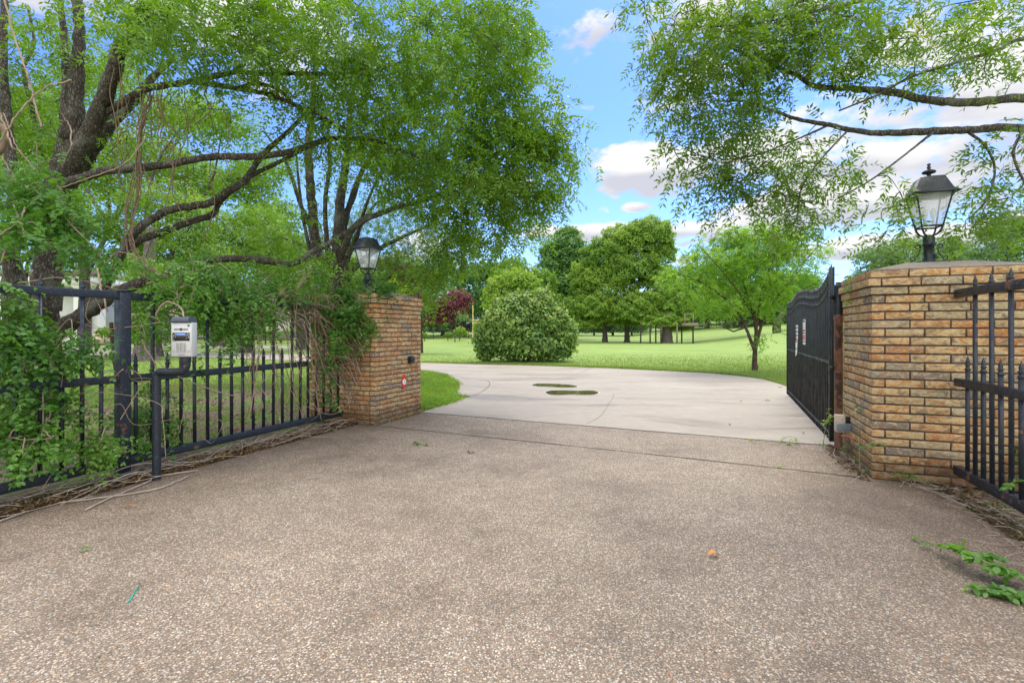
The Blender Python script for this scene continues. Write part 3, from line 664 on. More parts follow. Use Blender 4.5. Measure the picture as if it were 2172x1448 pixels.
# ================================================================== IRON FENCES
def fence(label, v, u0, u1, post_u, sp, phase, rail_m='paint', bot_m='paint', dense=None, skip=()):
    t = thing('iron_fence', label, 'fence', L((u0+u1)/2, v), YAW, 'spear topped iron fences either side of the drive')
    for z, m_, h, w in ((1.635, rail_m, .068, .05), (.89, rail_m, .066, .05), (.15, bot_m, .075, .062)):
        m = MB(); n = max(2, int((u1-u0)/.25)); us = np.linspace(u0, u1, n)
        cs = np.array([L(a, v, z+.003*math.sin(a*3)) for a in us])
        ring = [(-w/2, -h/2), (w/2, -h/2), (w/2, h/2), (-w/2, h/2)]
        vv = np.array([[c+np.array(L(0, rv, rz)) for rv, rz in ring] for c in cs]).reshape(-1, 3)
        f = [[4*j+i, 4*j+(i+1) % 4, 4*j+4+(i+1) % 4, 4*j+4+i] for j in range(n-1) for i in range(4)]+[[3,2,1,0],[4*n-4+i for i in range(4)]]
        m.add(vv, f); o = m.build('rail', M[m_], t, bevel=.004)
        if m_ == 'paint_r': o['label'] = 'rusty bottom rail with flaking blue-black paint'
    def spear(top, zb):
        m = MB(); r = .0105
        m.box((0, 0, (zb+top-.12)/2), (.024, .024, top-.12-zb))
        def s4(prof):
            vv = [(sx*h, sy*h, z) for h, z in prof for sx, sy in ((-1,-1),(1,-1),(1,1),(-1,1))]
            f = [[i+4*q, (i+1) % 4+4*q, (i+1) % 4+4*(q+1), i+4*(q+1)] for q in range(len(prof)-1) for i in range(4)]+[[4*len(prof)-4+i for i in range(4)]]; m.add(vv, f)
        s4([(.012, top-.121), (.0155, top-.115), (.0155, top-.105), (.011, top-.10), (.010, top-.085), (.0165, top-.072), (.009, top-.068), (.011, top-.05), (.001, top)])
        return m
    tall = short = None; i = 0; u = u0+phase
    while u < u1:
        if not any(abs(u-pu) < .07 for pu in post_u) and not (v > 0 and u > 5.15):
            loc = tuple(np.array([0, 0, 0]))
            isT = i % 2 == 0
            proto = tall if isT else short
            lx = (0.0, u-(u0+u1)/2, 0)
            if proto is None:
                m = spear(1.765 if isT else 1.12, .168); vv = m
                # build in local space of parent
                me_o = m.build('picket', M['paint'], None); me_o.parent = t; me_o.location = lx
                if isT: tall = me_o
                else: short = me_o
            else:
                c = copy_child(proto, t, lx); c.rotation_euler = (R.normal(0, .004), R.normal(0, .004), R.normal(0, .05))
        u += sp; i += 1
    for pu in post_u:
        m = MB(); m.box(L(pu, v, .81), (.092, .092, 1.72), YAW); m.build('post', M['paint'], t, bevel=.006)
        m = MB(); m.box(L(pu, v, 1.68), (.10, .10, .015), YAW); m.build('post_cap', M['paint'], t)
    return t
fence('long vine-tangled black iron fence with spear pickets left of the drive', -4.88, .3, 5.70, (2.85, .45), .1405, .2705)
fence('rust-streaked black iron fence standing in front of the right brick pier', 1.97, 1.0, 5.285, (1.6,), .1255, .2195, 'paint', 'paint_r')

# ================================================================== GATE
def gate():
    a = np.array([3.72, 5.76]); b = np.array([5.62, 10.08]); d = b-a; ln = np.linalg.norm(d); e = d/ln; ang = math.atan2(e[1], e[0]); nn = np.array([-e[1], e[0]])
    t = thing('swing_gate', 'tall black iron gate leaf swung open beside the right pier', 'gate', (a[0], a[1], 0), ang)
    prof = [(0, 2.06), (.25, 1.97), (.6, 1.88), (1.0, 1.845), (1.6, 1.865), (2.3, 1.93), (3.0, 1.955), (3.4, 1.93), (3.9, 1.86), (4.3, 1.85), (4.8, 1.86)]
    hz = lambda s: float(np.interp(s, [p[0] for p in prof], [p[1] for p in prof]))
    n = 40; proto = {}
    for i in range(n):
        s = .03+(ln-.06)*i/(n-1); top = hz(s); m = MB(); m.box((s, 0, (top+.03)/2), (.021, .021, top-.03))
        v8 = [(s-.012, -.012, top), (s+.012, -.012, top), (s+.012, .012, top), (s-.012, .012, top), (s, 0, top+.07)]
        m.add(v8, [[0,1,4],[1,2,4],[2,3,4],[3,0,4]]); o = m.build('bar', M['gate'], None); o.parent = t
    for zf in ((lambda s: .12), (lambda s: .95), (lambda s: hz(s)-.07), (lambda s: hz(s)-.17)):
        m = MB(); m.tube(np.array([(s, .0, zf(s)) for s in np.linspace(.02, ln-.02, 30)]), .022, 4); o = m.build('cross_rail', M['gate'], None); o.parent = t
    for s in (-.0, ln):
        m = MB(); m.box((s, 0, hz(min(s, ln))/2+.02), (.05, .05, hz(min(s, ln))-.04)); o = m.build('stile', M['gate'], None); o.parent = t
    def sign(label, s, z0, z1, w, tilt, marks, off=.02):
        c = (a[0]+e[0]*s+nn[0]*off, a[1]+e[1]*s+nn[1]*off, 0)
        q = thing('gate_sign', label, 'sign', (c[0], c[1], (z0+z1)/2), ang+tilt); hh = (z1-z0)
        m = MB(); m.box((0, 0, 0), (w, .004, hh)); o = m.build('panel', M['white'], None, bevel=.001); o.parent = q
        for (fz, x0, x1, h_, mt, nm) in marks:
            m = MB(); 
            if nm == 'symbol': 
                k = 18; aa = np.linspace(0, 2*np.pi, k, endpoint=False); m.add([(h_*.5*math.cos(x), .0035, (fz-.5)*hh+h_*.5*math.sin(x)) for x in aa]+[(0, .0035, (fz-.5)*hh)], [[(j+1) % k, j, k] for j in range(k)])
            else:
                x = x0
                while x < x1-.01:
                    wl = random.uniform(.012, .022); m.box((x*1.0+wl/2, .003, (fz-.5)*hh), (wl, .002, h_)); x += wl+random.uniform(.006, .012)
            o = m.build(nm, M[mt], None); o.parent = q
        return q
    sign('white sign with red discs and lettering, nearer the gate hinge', 2.15, 1.11, 1.50, .26, 0.0,
         [(.94, -.1, .1, .03, 'ink', 'lettering'), (.84, 0, 0, .055, 'redink', 'symbol'), (.67, 0, 0, .065, 'redink', 'symbol'), (.56, -.1, .1, .026, 'ink', 'lettering'), (.46, -.1, .1, .026, 'redink', 'lettering'), (.34, -.1, .1, .03, 'redink', 'lettering'), (.24, -.1, .1, .03, 'redink', 'lettering'), (.12, -.1, .1, .02, 'ink', 'lettering')], .022)
    q = sign('white notice with dark lettering, upper of two on the far part of the gate', 3.05, 1.20, 1.42, .26, .0,
         [(.8, -.1, .1, .035, 'ink', 'lettering'), (.5, -.1, .1, .03, 'ink', 'lettering'), (.2, -.1, .1, .03, 'ink', 'lettering')], .022)
    q2 = sign('crooked white card with a red band hanging under the notice on the gate', 3.05, .90, 1.19, .22, .0, [(.88, -.09, .09, .05, 'redink', 'lettering'), (.4, -.08, .08, .025, 'ink', 'lettering')], .03)
    q2.rotation_euler = (0, .16, ang); q2.rotation_euler = (0.05, .22, ang)
    # hinge post (set in the ground behind the pier)
    c = P(1779, 702, 5.50); x, y = c[0], c[1]
    t = thing('gate_post', 'round rust-brown steel hinge post between the gate and the brick pier', 'post', (x, y, 0), YAW)
    m = MB(); m.lathe([(.044, -.02), (.044, 1.44), (.053, 1.445), (.053, 1.50)], 16, (x, y, 0)); m.build('pipe', M['pipe'], t, smooth=True)
    m = MB(); m.lathe([(.053, 1.50), (.053, 1.82), (.045, 1.83), (.03, 1.84), (.03, 1.86), (0, 1.865)], 16, (x, y, 0)); m.build('top_sleeve', M['gate'], t, smooth=True)
    m = MB(); m.box((x+.085, y-.06, 1.575), (.10, .12, .19), YAW); m.build('bracket', M['gate'], t, bevel=.004)
    m = MB(); m.box((x-.07, y+.03, 1.70), (.12, .03, .05), ang); m.build('hinge', M['gate'], t); m = MB(); m.box((x-.07, y+.03, .9), (.12, .03, .05), ang); m.build('hinge', M['gate'], t)
    q = P(1781, 897, 5.15); t = thing('timber_block', 'weathered pale timber block held by a grey channel in front of the hinge post', 'block', q)
    m = MB(); m.box(q, (.085, .085, .175), YAW); m.build('block', M['beige'], t, bevel=.005)
    q2 = P(1794, 906, 5.06); m = MB(); m.box(q2, (.175, .02, .075), -.12); m.build('channel', M['galv'], t, bevel=.004)
    q3 = P(1797, 890, 5.13); m = MB(); m.box(q3, (.07, .05, .07), YAW); m.build('dark_housing', M['blackp'], t, bevel=.004)
    m = MB(); m.tube(smooth_line([P(1788,925,5.2), P(1800,926,5.13), P(1808,930,5.05), P(1810,942,5.02)], 4), .02, 10); o = m.build('drain_pipe', M['redpipe'], None, smooth=True); tag(o, 'short red oxide pipe elbow low on the pier side', 'pipe')
gate()

# ================================================================== KEYPAD
def text_mesh(body, size, mat, parent, loc, rot, name='lettering', ext=.0006):
    cu = bpy.data.curves.new(name, 'FONT'); cu.body = body; cu.size = size; cu.extrude = ext; cu.align_x = 'CENTER'; cu.align_y = 'CENTER'
    o = bpy.data.objects.new(name, cu); C.objects.link(o); dg = bpy.context.evaluated_depsgraph_get()
    me = bpy.data.meshes.new_from_object(o.evaluated_get(dg)); bpy.data.objects.remove(o)
    me.materials.clear(); me.materials.append(M[mat]); q = bpy.data.objects.new(name, me); C.objects.link(q); q.parent = parent; q.location = loc; q.rotation_euler = rot; return q
def keypad():
    d = 4.40; c = G(332, 1017); rz = math.atan2(-c[0], c[1])*.35
    t = thing('keypad_pedestal', 'black bent pipe pedestal carrying the silver keypad', 'pedestal', (c[0], c[1], 0))
    bx = P(394, 786, d); z1 = P(332, 789, d)[2]
    m = MB(); m.tube(np.array([(c[0], c[1], -.01), (c[0], c[1], z1-.05), (c[0]+.003, c[1], z1-.015)]), .034, 16); m.build('standing_pipe', M['paint'], t, smooth=True)
    m = MB(); m.tube(np.array([(c[0], c[1], z1-.036), (c[0]+.01, c[1], z1-.012), (c[0]+.035, c[1], z1)]), .034, 12)
    m.tube(smooth_line([(c[0]+.02, c[1], z1), (bx[0]-.10, c[1], z1), (bx[0]-.03, c[1], z1+.012), (bx[0], c[1], z1+.05), (bx[0], c[1], z1+.10)], 6), .036, 16); m.build('bent_arm', M['paint'], t, smooth=True)
    m = MB(); m.lathe([(.042, z1+.085), (.042, z1+.17)], 16, (bx[0], c[1], 0)); m.build('collar', M['paint'], t, smooth=True)
    kz0, kz1 = P(0, 756, d)[2], P(0, 684, d)[2]; kc = P(391, 0, d); w = .172; hgt = kz1-kz0
    k = thing('keypad', 'silver gate entry keypad with blue display strip and dark hood', 'keypad', (kc[0], c[1], (kz0+kz1)/2), .10)
    def pb(nm, x, y, z, sx, sy, sz, mat, bev=0):
        m = MB(); m.box((x, y, z), (sx, sy, sz)); o = m.build(nm, M[mat], None, bevel=bev); o.parent = k; return o
    pb('housing', 0, 0, 0, w, .09, hgt, 'steel', .004)
    fy = -.046
    pb('face_plate', 0, fy-.001, 0, w-.012, .006, hgt-.01, 'steel', .002)
    m = MB(); hw = w/2-.004; zt = hgt/2
    pr = [(-.062, 0), (-.075, .004), (-.070, .03), (-.05, .052), (.045, .055), (.05, 0)]
    vv = [(sx*hw*(1 if j in (0, 1, 5) else .84), y, zt+z) for sx in (-1, 1) for j, (y, z) in enumerate(pr)]; n = len(pr)
    m.add(vv, [[j, (j+1) % n, (j+1) % n+n, j+n] for j in range(n)]); m.add(vv, [[j for j in range(n)][::-1], [j+n for j in range(n)]]); o = m.build('hood', M['hood'], None, bevel=.004); o.parent = k
    pb('display', 0, fy-.006, hgt*.085, .142, .006, .072, 'disp', .001)
    pb('display_strip', 0, fy-.010, hgt*.085+.020, .074, .003, .016, 'strip')
    for sx in (-1, 1):
        for j in range(10): o = None
        m = MB()
        for j in range(8): m.box((sx*.055+random.uniform(-.012, .012), fy-.010, hgt*.085+random.uniform(-.028, .028)), (.008, .002, .009))
        o = m.build('display_mark', M['key'], None); o.parent = k
    m = MB()
    for sx in (-1, 1):
        for a_ in range(5):
            for b_2 in range(3): m.box((sx*(.018+a_*.0095), fy-.005, hgt*.30+(b_2-1)*.006), (.005, .003, .004))
    o = m.build('speaker_slots', M['ink'], None); o.parent = k
    def dsc(nm, x, z, r, mat, off):
        m = MB(); n = 18; a = np.linspace(0, 2*np.pi, n, endpoint=False); m.add([(x+r*math.cos(q), fy-off, z+r*math.sin(q)) for q in a]+[(x+r*math.cos(q), fy, z+r*math.sin(q)) for q in a]+[(x, fy-off, z)], [[i, (i+1) % n, 2*n] for i in range(n)])
        m.add(m.v[0], [[i, i+n, (i+1) % n+n, (i+1) % n] for i in range(n)]); o = m.build(nm, M[mat], None); o.parent = k
    dsc('camera_eye', 0, hgt*.30, .0115, 'blackp', .009); dsc('lock', .062, hgt*.41, .011, 'key', .008); dsc('lock_core', .062, hgt*.41, .006, 'ink', .010)
    keys = ['1','2','3','4','5','6','7','8','9','*','0','#','A','CALL','Z']
    for i, s in enumerate(keys):
        x = (i % 3-1)*.029; z = -hgt*.115-(i//3)*.0175
        o = pb('key', x, fy-.006, z, .022, .006, .012, 'key', .001)
        if i < 12: text_mesh(s, .010, 'ink', o, (x, fy-.0098, z), (math.pi/2, 0, 0), 'key_mark')
    text_mesh('CELLGATE', .012, 'ink', k, (.002, fy-.0050, -hgt*.5+.018), (math.pi/2, 0, 0), 'brand_lettering')
    for sx, s in ((-1, 'CALL'), (1, 'ENTER')):
        text_mesh(s, .008, 'ink', k, (sx*.062, fy-.0050, -hgt*.115-4*.0175), (math.pi/2, 0, 0), 'side_lettering')
keypad()

# ================================================================== NEAR TREES
def big_tree(label, limbs, blobs, n_t, per, mat, spread=.11, length=.22, pairs=6, ll=.052, lw=.016, base=.5, maxd=2.6, barkm='bark', name='leafy_tree', extra=None, amp=.22, shape=RH, rach=False, lump=.11):
    P0 = limb(limbs[0])[0][0]; t = thing(name, label, 'tree', (P0[0], P0[1], 0))
    tm = MB(); ls = []
    for s in limbs:
        p, r = limb(s); r = r*.84; tm.tube(p, r, 10, lump=lump); ls.append(p[(len(p)//4 if len(p) > 8 else 0):])
    lines, dirs = connect(blob_pts(blobs, n_t), ls, tm, maxd)
    tm.build('trunk', M[barkm], t, smooth=True)
    cm = MB(); foliage_on(lines, dirs, cm, per, spread, length, pairs, ll, lw, base, shape, amp=amp, rachis=rach)
    cm.build('crown', GRN[mat], t); return t

big_tree('huge multi-stemmed tree behind the left fence with limbs reaching right', [
    [(92,860,7,80),(96,700,7,66),(98,600,7,60),(104,520,7,56),(120,440,7,58),(140,360,7,60),(150,300,7,50),(160,230,7,36),(165,130,7,28),(168,60,7,24),(160,-60,7,20)],
    [(142,330,7,34),(138,240,7,22),(140,150,7.1,17),(132,40,7.2,14),(120,-40,7.2,12)],
    [(150,360,7,48),(180,300,6.9,46),(205,250,6.8,40),(232,180,6.6,36),(252,110,6.4,32),(280,60,6.2,28),(330,-20,6,22)],
    [(172,350,7.1,40),(205,300,7.2,34),(240,255,7.3,30),(280,215,7.5,26),(310,180,7.6,18),(370,120,7.8,12)],
    [(215,245,6.8,16),(260,218,6.7,17),(305,190,6.6,18),(360,180,6.6,15),(413,174,6.6,14),(503,188,6.7,12),(560,198,6.8,11),(610,216,6.9,10),(680,245,7,9),(730,282,7.1,7)],
    [(503,188,6.7,10),(540,178,6.8,9),(590,190,6.9,8),(640,235,7,7),(700,260,7,6)],
    [(413,174,6.6,13),(450,164,6.8,12),(503,153,7,12),(560,158,7.2,11),(620,156,7.4,11),(720,157,7.6,10),(790,150,7.8,8),(860,130,8,6)],
    [(128,390,7,30),(160,383,6.8,22),(222,363,6.6,21),(290,356,6.5,19),(360,348,6.5,18),(420,337,6.6,17),(467,332,6.7,17),(540,332,6.8,16),(610,323,7,15),(665,305,7.2,14),(720,293,7.4,12),(800,300,7.6,9),(880,330,7.8,7),(960,345,8,5)],
    [(90,720,7,50),(130,700,7,42),(180,665,6.8,36),(240,625,6.7,30),(300,600,6.7,26),(360,580,6.8,22),(420,557,6.9,19),(500,548,7,18),(560,552,7.1,17),(620,560,7.2,13),(660,535,7.4,13),(700,515,7.6,12),(740,490,7.8,11),(800,455,8,10),(870,432,8.3,8),(940,415,8.6,6)],
    [(200,640,6.8,26),(230,590,7,24),(262,530,7.1,22),(291,487,7.1,20),(330,460,7.1,19),(359,445,7.1,19),(410,437,7.1,18),(447,430,7.2,18),(480,408,7.2,18),(517,385,7.2,17),(545,345,7.3,14),(570,315,7.4,13),(610,280,7.5,11),(640,250,7.6,9)],
    [(262,535,7.4,22),(300,508,7.4,20),(350,490,7.4,18),(400,472,7.4,16),(450,455,7.4,15),(470,425,7.3,13),(530,375,7.3,12),(620,330,7.3,9),(690,290,7.4,6)],
    [(28,700,6.4,46),(26,560,6.4,36),(30,450,6.5,26),(24,350,6.6,24),(14,250,6.7,22),(6,120,6.8,18),(10,0,6.9,14)],
    [(60,720,6.2,40),(44,640,6.1,44),(26,570,6.0,38),(8,520,5.9,30),(-40,440,5.8,24)],
    [(88,330,7.5,10),(75,270,7.6,9),(68,230,7.6,9),(50,150,7.7,8),(72,90,7.8,7),(60,20,7.9,6)],
    ], [
    (330,40,120,90,6.0,.9,1.2),(450,60,150,110,6.2,.9,1.5),(620,60,190,110,6.6,1,1.2),(800,70,190,120,7.2,1,1.0),(980,60,150,110,7.8,1,1.0),(1080,40,80,80,8.0,.8,1),(1110,140,45,40,8.0,.5,.7),
    (560,170,150,60,6.6,.8,.7),(760,200,190,80,7.2,1,1.2),(900,250,150,90,7.6,1,1.3),(700,310,170,50,7.2,.8,.8),(900,370,150,70,7.8,.9,1.1),(1030,330,120,90,8.2,.9,1.1),
    (100,60,110,70,7.2,1,.6),(30,180,70,90,7,.8,.6),(60,330,90,70,7.5,.8,.8),(240,330,80,50,7.2,.7,.5),(420,250,120,50,7.2,.8,.5),(360,400,120,40,7.4,.6,.4),
    (300,560,90,60,7.3,.6,.5),(560,500,140,60,7.2,.7,.5),(660,580,90,40,7.0,.6,.7),(200,120,120,90,7.6,.8,.6),(60,230,90,70,7.8,.8,.7),(330,250,90,60,7.8,.8,.5),(10,60,80,80,7.8,.8,.6)],
    840, 7, 'near', spread=.12, base=.60, ll=.084, lw=.030, length=.27, pairs=5)
big_tree('slender twin-trunked tree behind the lamp leaning over the drive', [
    [(690,860,10,40),(688,740,10,36),(682,620,10,30),(672,540,10,26),(664,460,10,24),(657,380,10,22),(655,300,10,18),(665,200,10,12),(670,80,10.2,8)],
    [(700,700,10,32),(712,600,10,30),(716,520,10,30),(722,430,10,24),(730,370,10.1,20),(738,300,10.1,16),(745,220,10.2,12),(760,120,10.3,8)],
    [(716,560,10,22),(740,500,9.9,16),(765,470,9.8,14),(830,444,9.6,13),(900,425,9.4,10),(950,405,9.2,8),(1040,360,9,6),(1100,300,8.9,4)],
    [(722,480,10,16),(748,420,10.2,14),(770,360,10.4,11),(800,310,10.4,9),(850,260,10.4,7),(930,200,10.4,5)],
    [(668,500,10,14),(640,440,9.9,11),(620,380,9.9,9),(600,330,9.9,7),(560,280,9.9,5)],
    [(694,720,10,18),(700,620,10,16),(694,520,10,13),(690,430,10,11),(700,340,10,9),(694,260,10,6)], [(704,640,10,14),(728,560,10,11),(752,520,10,10),(775,440,10.1,8),(800,380,10.2,6),(820,340,10.2,4)], [(680,600,10,13),(655,520,10,10),(640,440,10,8),(632,370,10,6),(628,320,10,4)],
    [(720,540,10.1,12),(735,470,10.3,11),(750,400,10.5,9),(790,330,10.6,7),(840,290,10.6,6)]],
    [(1030,120,110,110,9,1,.9),(870,160,170,110,9.6,1.2,.6),(960,260,150,100,9.4,1.1,.8),(1100,290,110,80,9,.9,1.3),(1150,360,70,80,9,.7,1.3),(1060,400,120,80,9.2,.9,1.2),(930,380,130,70,9.5,1,1.1),
     (1130,450,50,40,9,.5,.7),(780,330,100,80,9.8,1,.7),(1000,500,110,60,9.6,.8,1.1),(930,570,70,60,9.6,.7,.9),(890,620,45,40,9.6,.5,.6),(1090,510,50,40,9.6,.5,.5),(1080,200,80,60,9,.7,.9)],
    570, 7, 'near2', spread=.15, length=.32, ll=.105, lw=.038, base=.58, maxd=3, pairs=5)
big_tree('fine-twigged tree spreading behind the lamp on the left pier', [
    [(715,800,13.5,26),(720,680,13.5,26),(730,600,13.5,22),(760,560,13.5,15),(800,530,13.5,12),(860,500,13.5,9),(930,470,13.5,6)],
    [(735,600,13.5,15),(770,600,13.5,9),(820,590,13.6,8),(880,580,13.7,6),(940,570,13.8,4)],
    [(725,620,13.5,13),(740,540,13.5,12),(765,480,13.5,9),(800,430,13.5,7),(860,400,13.6,5)],
    [(728,610,13.5,12),(700,560,13.5,10),(640,520,13.5,8),(580,500,13.5,6)]],
    [(830,470,130,60,13.5,1.2,1),(870,560,120,50,13.5,1,1),(760,600,90,50,13.4,1,.9),(600,500,110,70,13.5,1.2,.7),(960,490,60,50,13.5,1,.7),(640,600,110,50,13.5,1,.8),(850,640,40,40,13.5,.8,.7)],
    430, 9, 'near', spread=.2, length=.2, ll=.06, lw=.026, base=.42, maxd=3.2)

# tree out of frame at the right, branches overhead
big_tree('overhanging tree whose trunk is out of frame at the right', [
    [(2700,1500,6.2,90),(2690,1000,6.2,80),(2660,600,6.2,70),(2600,300,6.2,56),(2560,50,6.2,40)],
    [(2640,420,6.2,40),(2420,300,5.8,30),(2260,225,5.4,25),(2172,208,5.2,21),(2050,218,5.0,20),(1960,211,4.9,19),(1916,200,4.85,18),(1860,192,4.8,17),(1800,188,4.8,14),(1728,183,4.8,12),(1690,160,4.8,9),(1640,138,4.8,8),(1600,118,4.8,6),(1540,100,4.9,4)],
    [(2650,500,6.2,34),(2400,300,5.6,26),(2172,272,5,20),(2050,276,4.9,18),(1980,278,4.85,18),(1871,283,4.8,15),(1800,275,4.8,12),(1759,265,4.8,11),(1692,253,4.8,9),(1640,235,4.8,7),(1585,216,4.8,5),(1520,215,4.9,3)],
    [(2600,240,6,26),(2350,60,5.4,16),(2172,82,5,10),(2120,105,4.9,9),(2005,140,4.7,7),(1930,165,4.6,6),(1858,203,4.6,5),(1780,235,4.6,4)],
    [(2050,277,4.9,7),(2090,310,4.8,6),(2110,360,4.7,5),(2095,420,4.6,5),(2060,460,4.5,4)],
    [(1980,280,4.8,7),(1930,320,4.7,5),(1850,380,4.6,4),(1780,420,4.6,3)],
    [(1800,275,4.8,5),(1740,340,4.7,4),(1700,400,4.7,4),(1690,470,4.7,3)],
    [(2560,100,6.2,26),(2200,-40,5.2,14),(1950,-20,4.8,10),(1750,20,4.7,8),(1600,50,4.7,5),(1450,60,4.8,4)],
    [(1759,265,4.8,6),(1680,300,4.8,4),(1600,330,4.9,4),(1530,340,4.9,3)],
    [(2172,272,5,7),(2150,330,4.6,6),(2190,420,4.4,5)]],
    [(1480,40,120,50,4.8,.6,1.1),(1620,60,160,80,4.7,.8,1.6),(1780,70,150,80,4.7,.8,1.2),(1960,50,150,60,4.8,.8,.7),(2110,60,90,70,4.9,.8,.8),(1420,140,80,60,4.9,.5,1.1),(1550,160,130,70,4.8,.7,1.6),(1700,140,110,50,4.7,.6,.9),
     (1450,240,90,60,4.9,.5,1.2),(1560,270,110,60,4.8,.6,1.3),(1510,350,90,50,4.9,.5,1.1),(1620,360,110,50,4.8,.6,1.2),(1520,420,80,40,4.9,.4,.9),(1690,400,80,50,4.8,.5,1.1),(1600,440,60,30,4.9,.4,.7),(1690,480,45,40,4.8,.4,.9),(1760,360,60,40,4.7,.4,.6),
     (1350,150,40,40,4.9,.4,.5),(1290,20,50,30,4.4,.3,.9),(2000,160,110,40,4.8,.6,.5),(2140,160,50,40,4.9,.6,.5),(1900,130,100,40,4.7,.6,.5),
     (1860,430,60,50,4.6,.4,.55),(1960,420,70,40,4.9,.5,.4),(2080,390,80,50,4.6,.4,.6),(2130,450,60,50,4.4,.4,.7),(1850,510,50,30,4.9,.4,.6),(2140,300,40,40,4.5,.4,.5),(2060,470,50,30,4.6,.3,.5),(1920,500,30,50,5.3,.3,.5)],
    420, 6, 'right', spread=.10, length=.23, ll=.068, lw=.022, base=.55, maxd=2.2, rach=True, pairs=5)

# ================================================================== SMALL TREE BEYOND THE DRIVE
def vase_tree():
    b = G(1601, 785); t = thing('small_tree', 'small vase-shaped tree standing alone on the lawn near the gate', 'tree', b)
    tm = MB(); ls = []
    D = b[1]
    main = [[(1601,787,D,22),(1601,760,D,16),(1602,735,D,15),(1604,700,D,12),(1600,660,D,9)], [(1601,745,D,12),(1590,715,D,11),(1575,680,D,9),(1555,650,D-.3,7),(1520,620,D-.5,5),(1470,590,D-.6,4),(1425,575,D-.6,2)],
            [(1602,740,D,12),(1612,700,D,10),(1625,665,D+.2,8),(1650,630,D+.3,6),(1690,580,D+.4,4),(1735,520,D+.4,2)], [(1603,700,D,9),(1590,640,D+.4,6),(1570,580,D+.6,4),(1550,520,D+.8,2.5),(1545,490,D+.8,1.5)],
            [(1606,690,D,8),(1615,620,D-.4,6),(1640,550,D-.7,4),(1665,490,D-.8,2),(1680,470,D-.8,1)], [(1580,690,D,7),(1540,660,D+.6,5),(1480,645,D+1,3.5),(1430,620,D+1.2,2)], [(1635,650,D+.2,6),(1680,625,D-.4,4),(1730,600,D-.8,3),(1770,565,D-1,1.5)],
            [(1598,670,D,6),(1560,610,D-.8,4),(1510,550,D-1.2,3),(1480,520,D-1.3,1.5)], [(1575,680,D,6),(1530,690,D-.8,4),(1490,680,D-1.2,2)], [(1612,690,D,6),(1650,680,D+1,4),(1700,650,D+1.5,2)], [(1560,650,D-.3,5),(1500,600,D,3),(1450,540,D+.2,2),(1440,530,D+.2,1)], [(1640,640,D,4),(1700,560,D-.2,3),(1760,500,D,1.5)]]
    for s in main:
        p, r = limb(s, wig=.01); r = r*.62; tm.tube(p, np.maximum(r, .007), 7, lump=.1); ls.append(p[len(p)//3:])
    bl = [(1560,570,110,60,D,1.6,1.2),(1480,600,80,50,D,1.5,1.2),(1640,600,90,60,D,1.5,1.2),(1600,530,90,50,D,1.2,1.2),(1700,570,60,50,D,1.1,.9),(1440,570,40,30,D,.8,.8),(1670,500,50,30,D-.5,.7,.6),(1540,650,90,35,D,1.4,.9),(1660,650,60,30,D,1.2,.7),(1500,530,50,30,D,1,.7),(1735,530,35,35,D,.6,.7),(1690,490,40,25,D-.6,.6,.8),(1560,500,50,25,D,.8,.8),(1460,640,50,25,D,1,.7),(1610,740,25,30,D,.3,.25)]
    lines, dirs = connect(blob_pts(bl, 560), ls, tm, 1.8, .012); dirs[:, 2] *= .4; tm.build('trunk', M['bark3'], t, smooth=True)
    cm = MB(); foliage_on(lines, dirs, cm, 8, .13, .26, 5, .085, .042, .52, RH, droop=.12, amp=.25); cm.build('crown', GRN['crape'], t)
vase_tree()

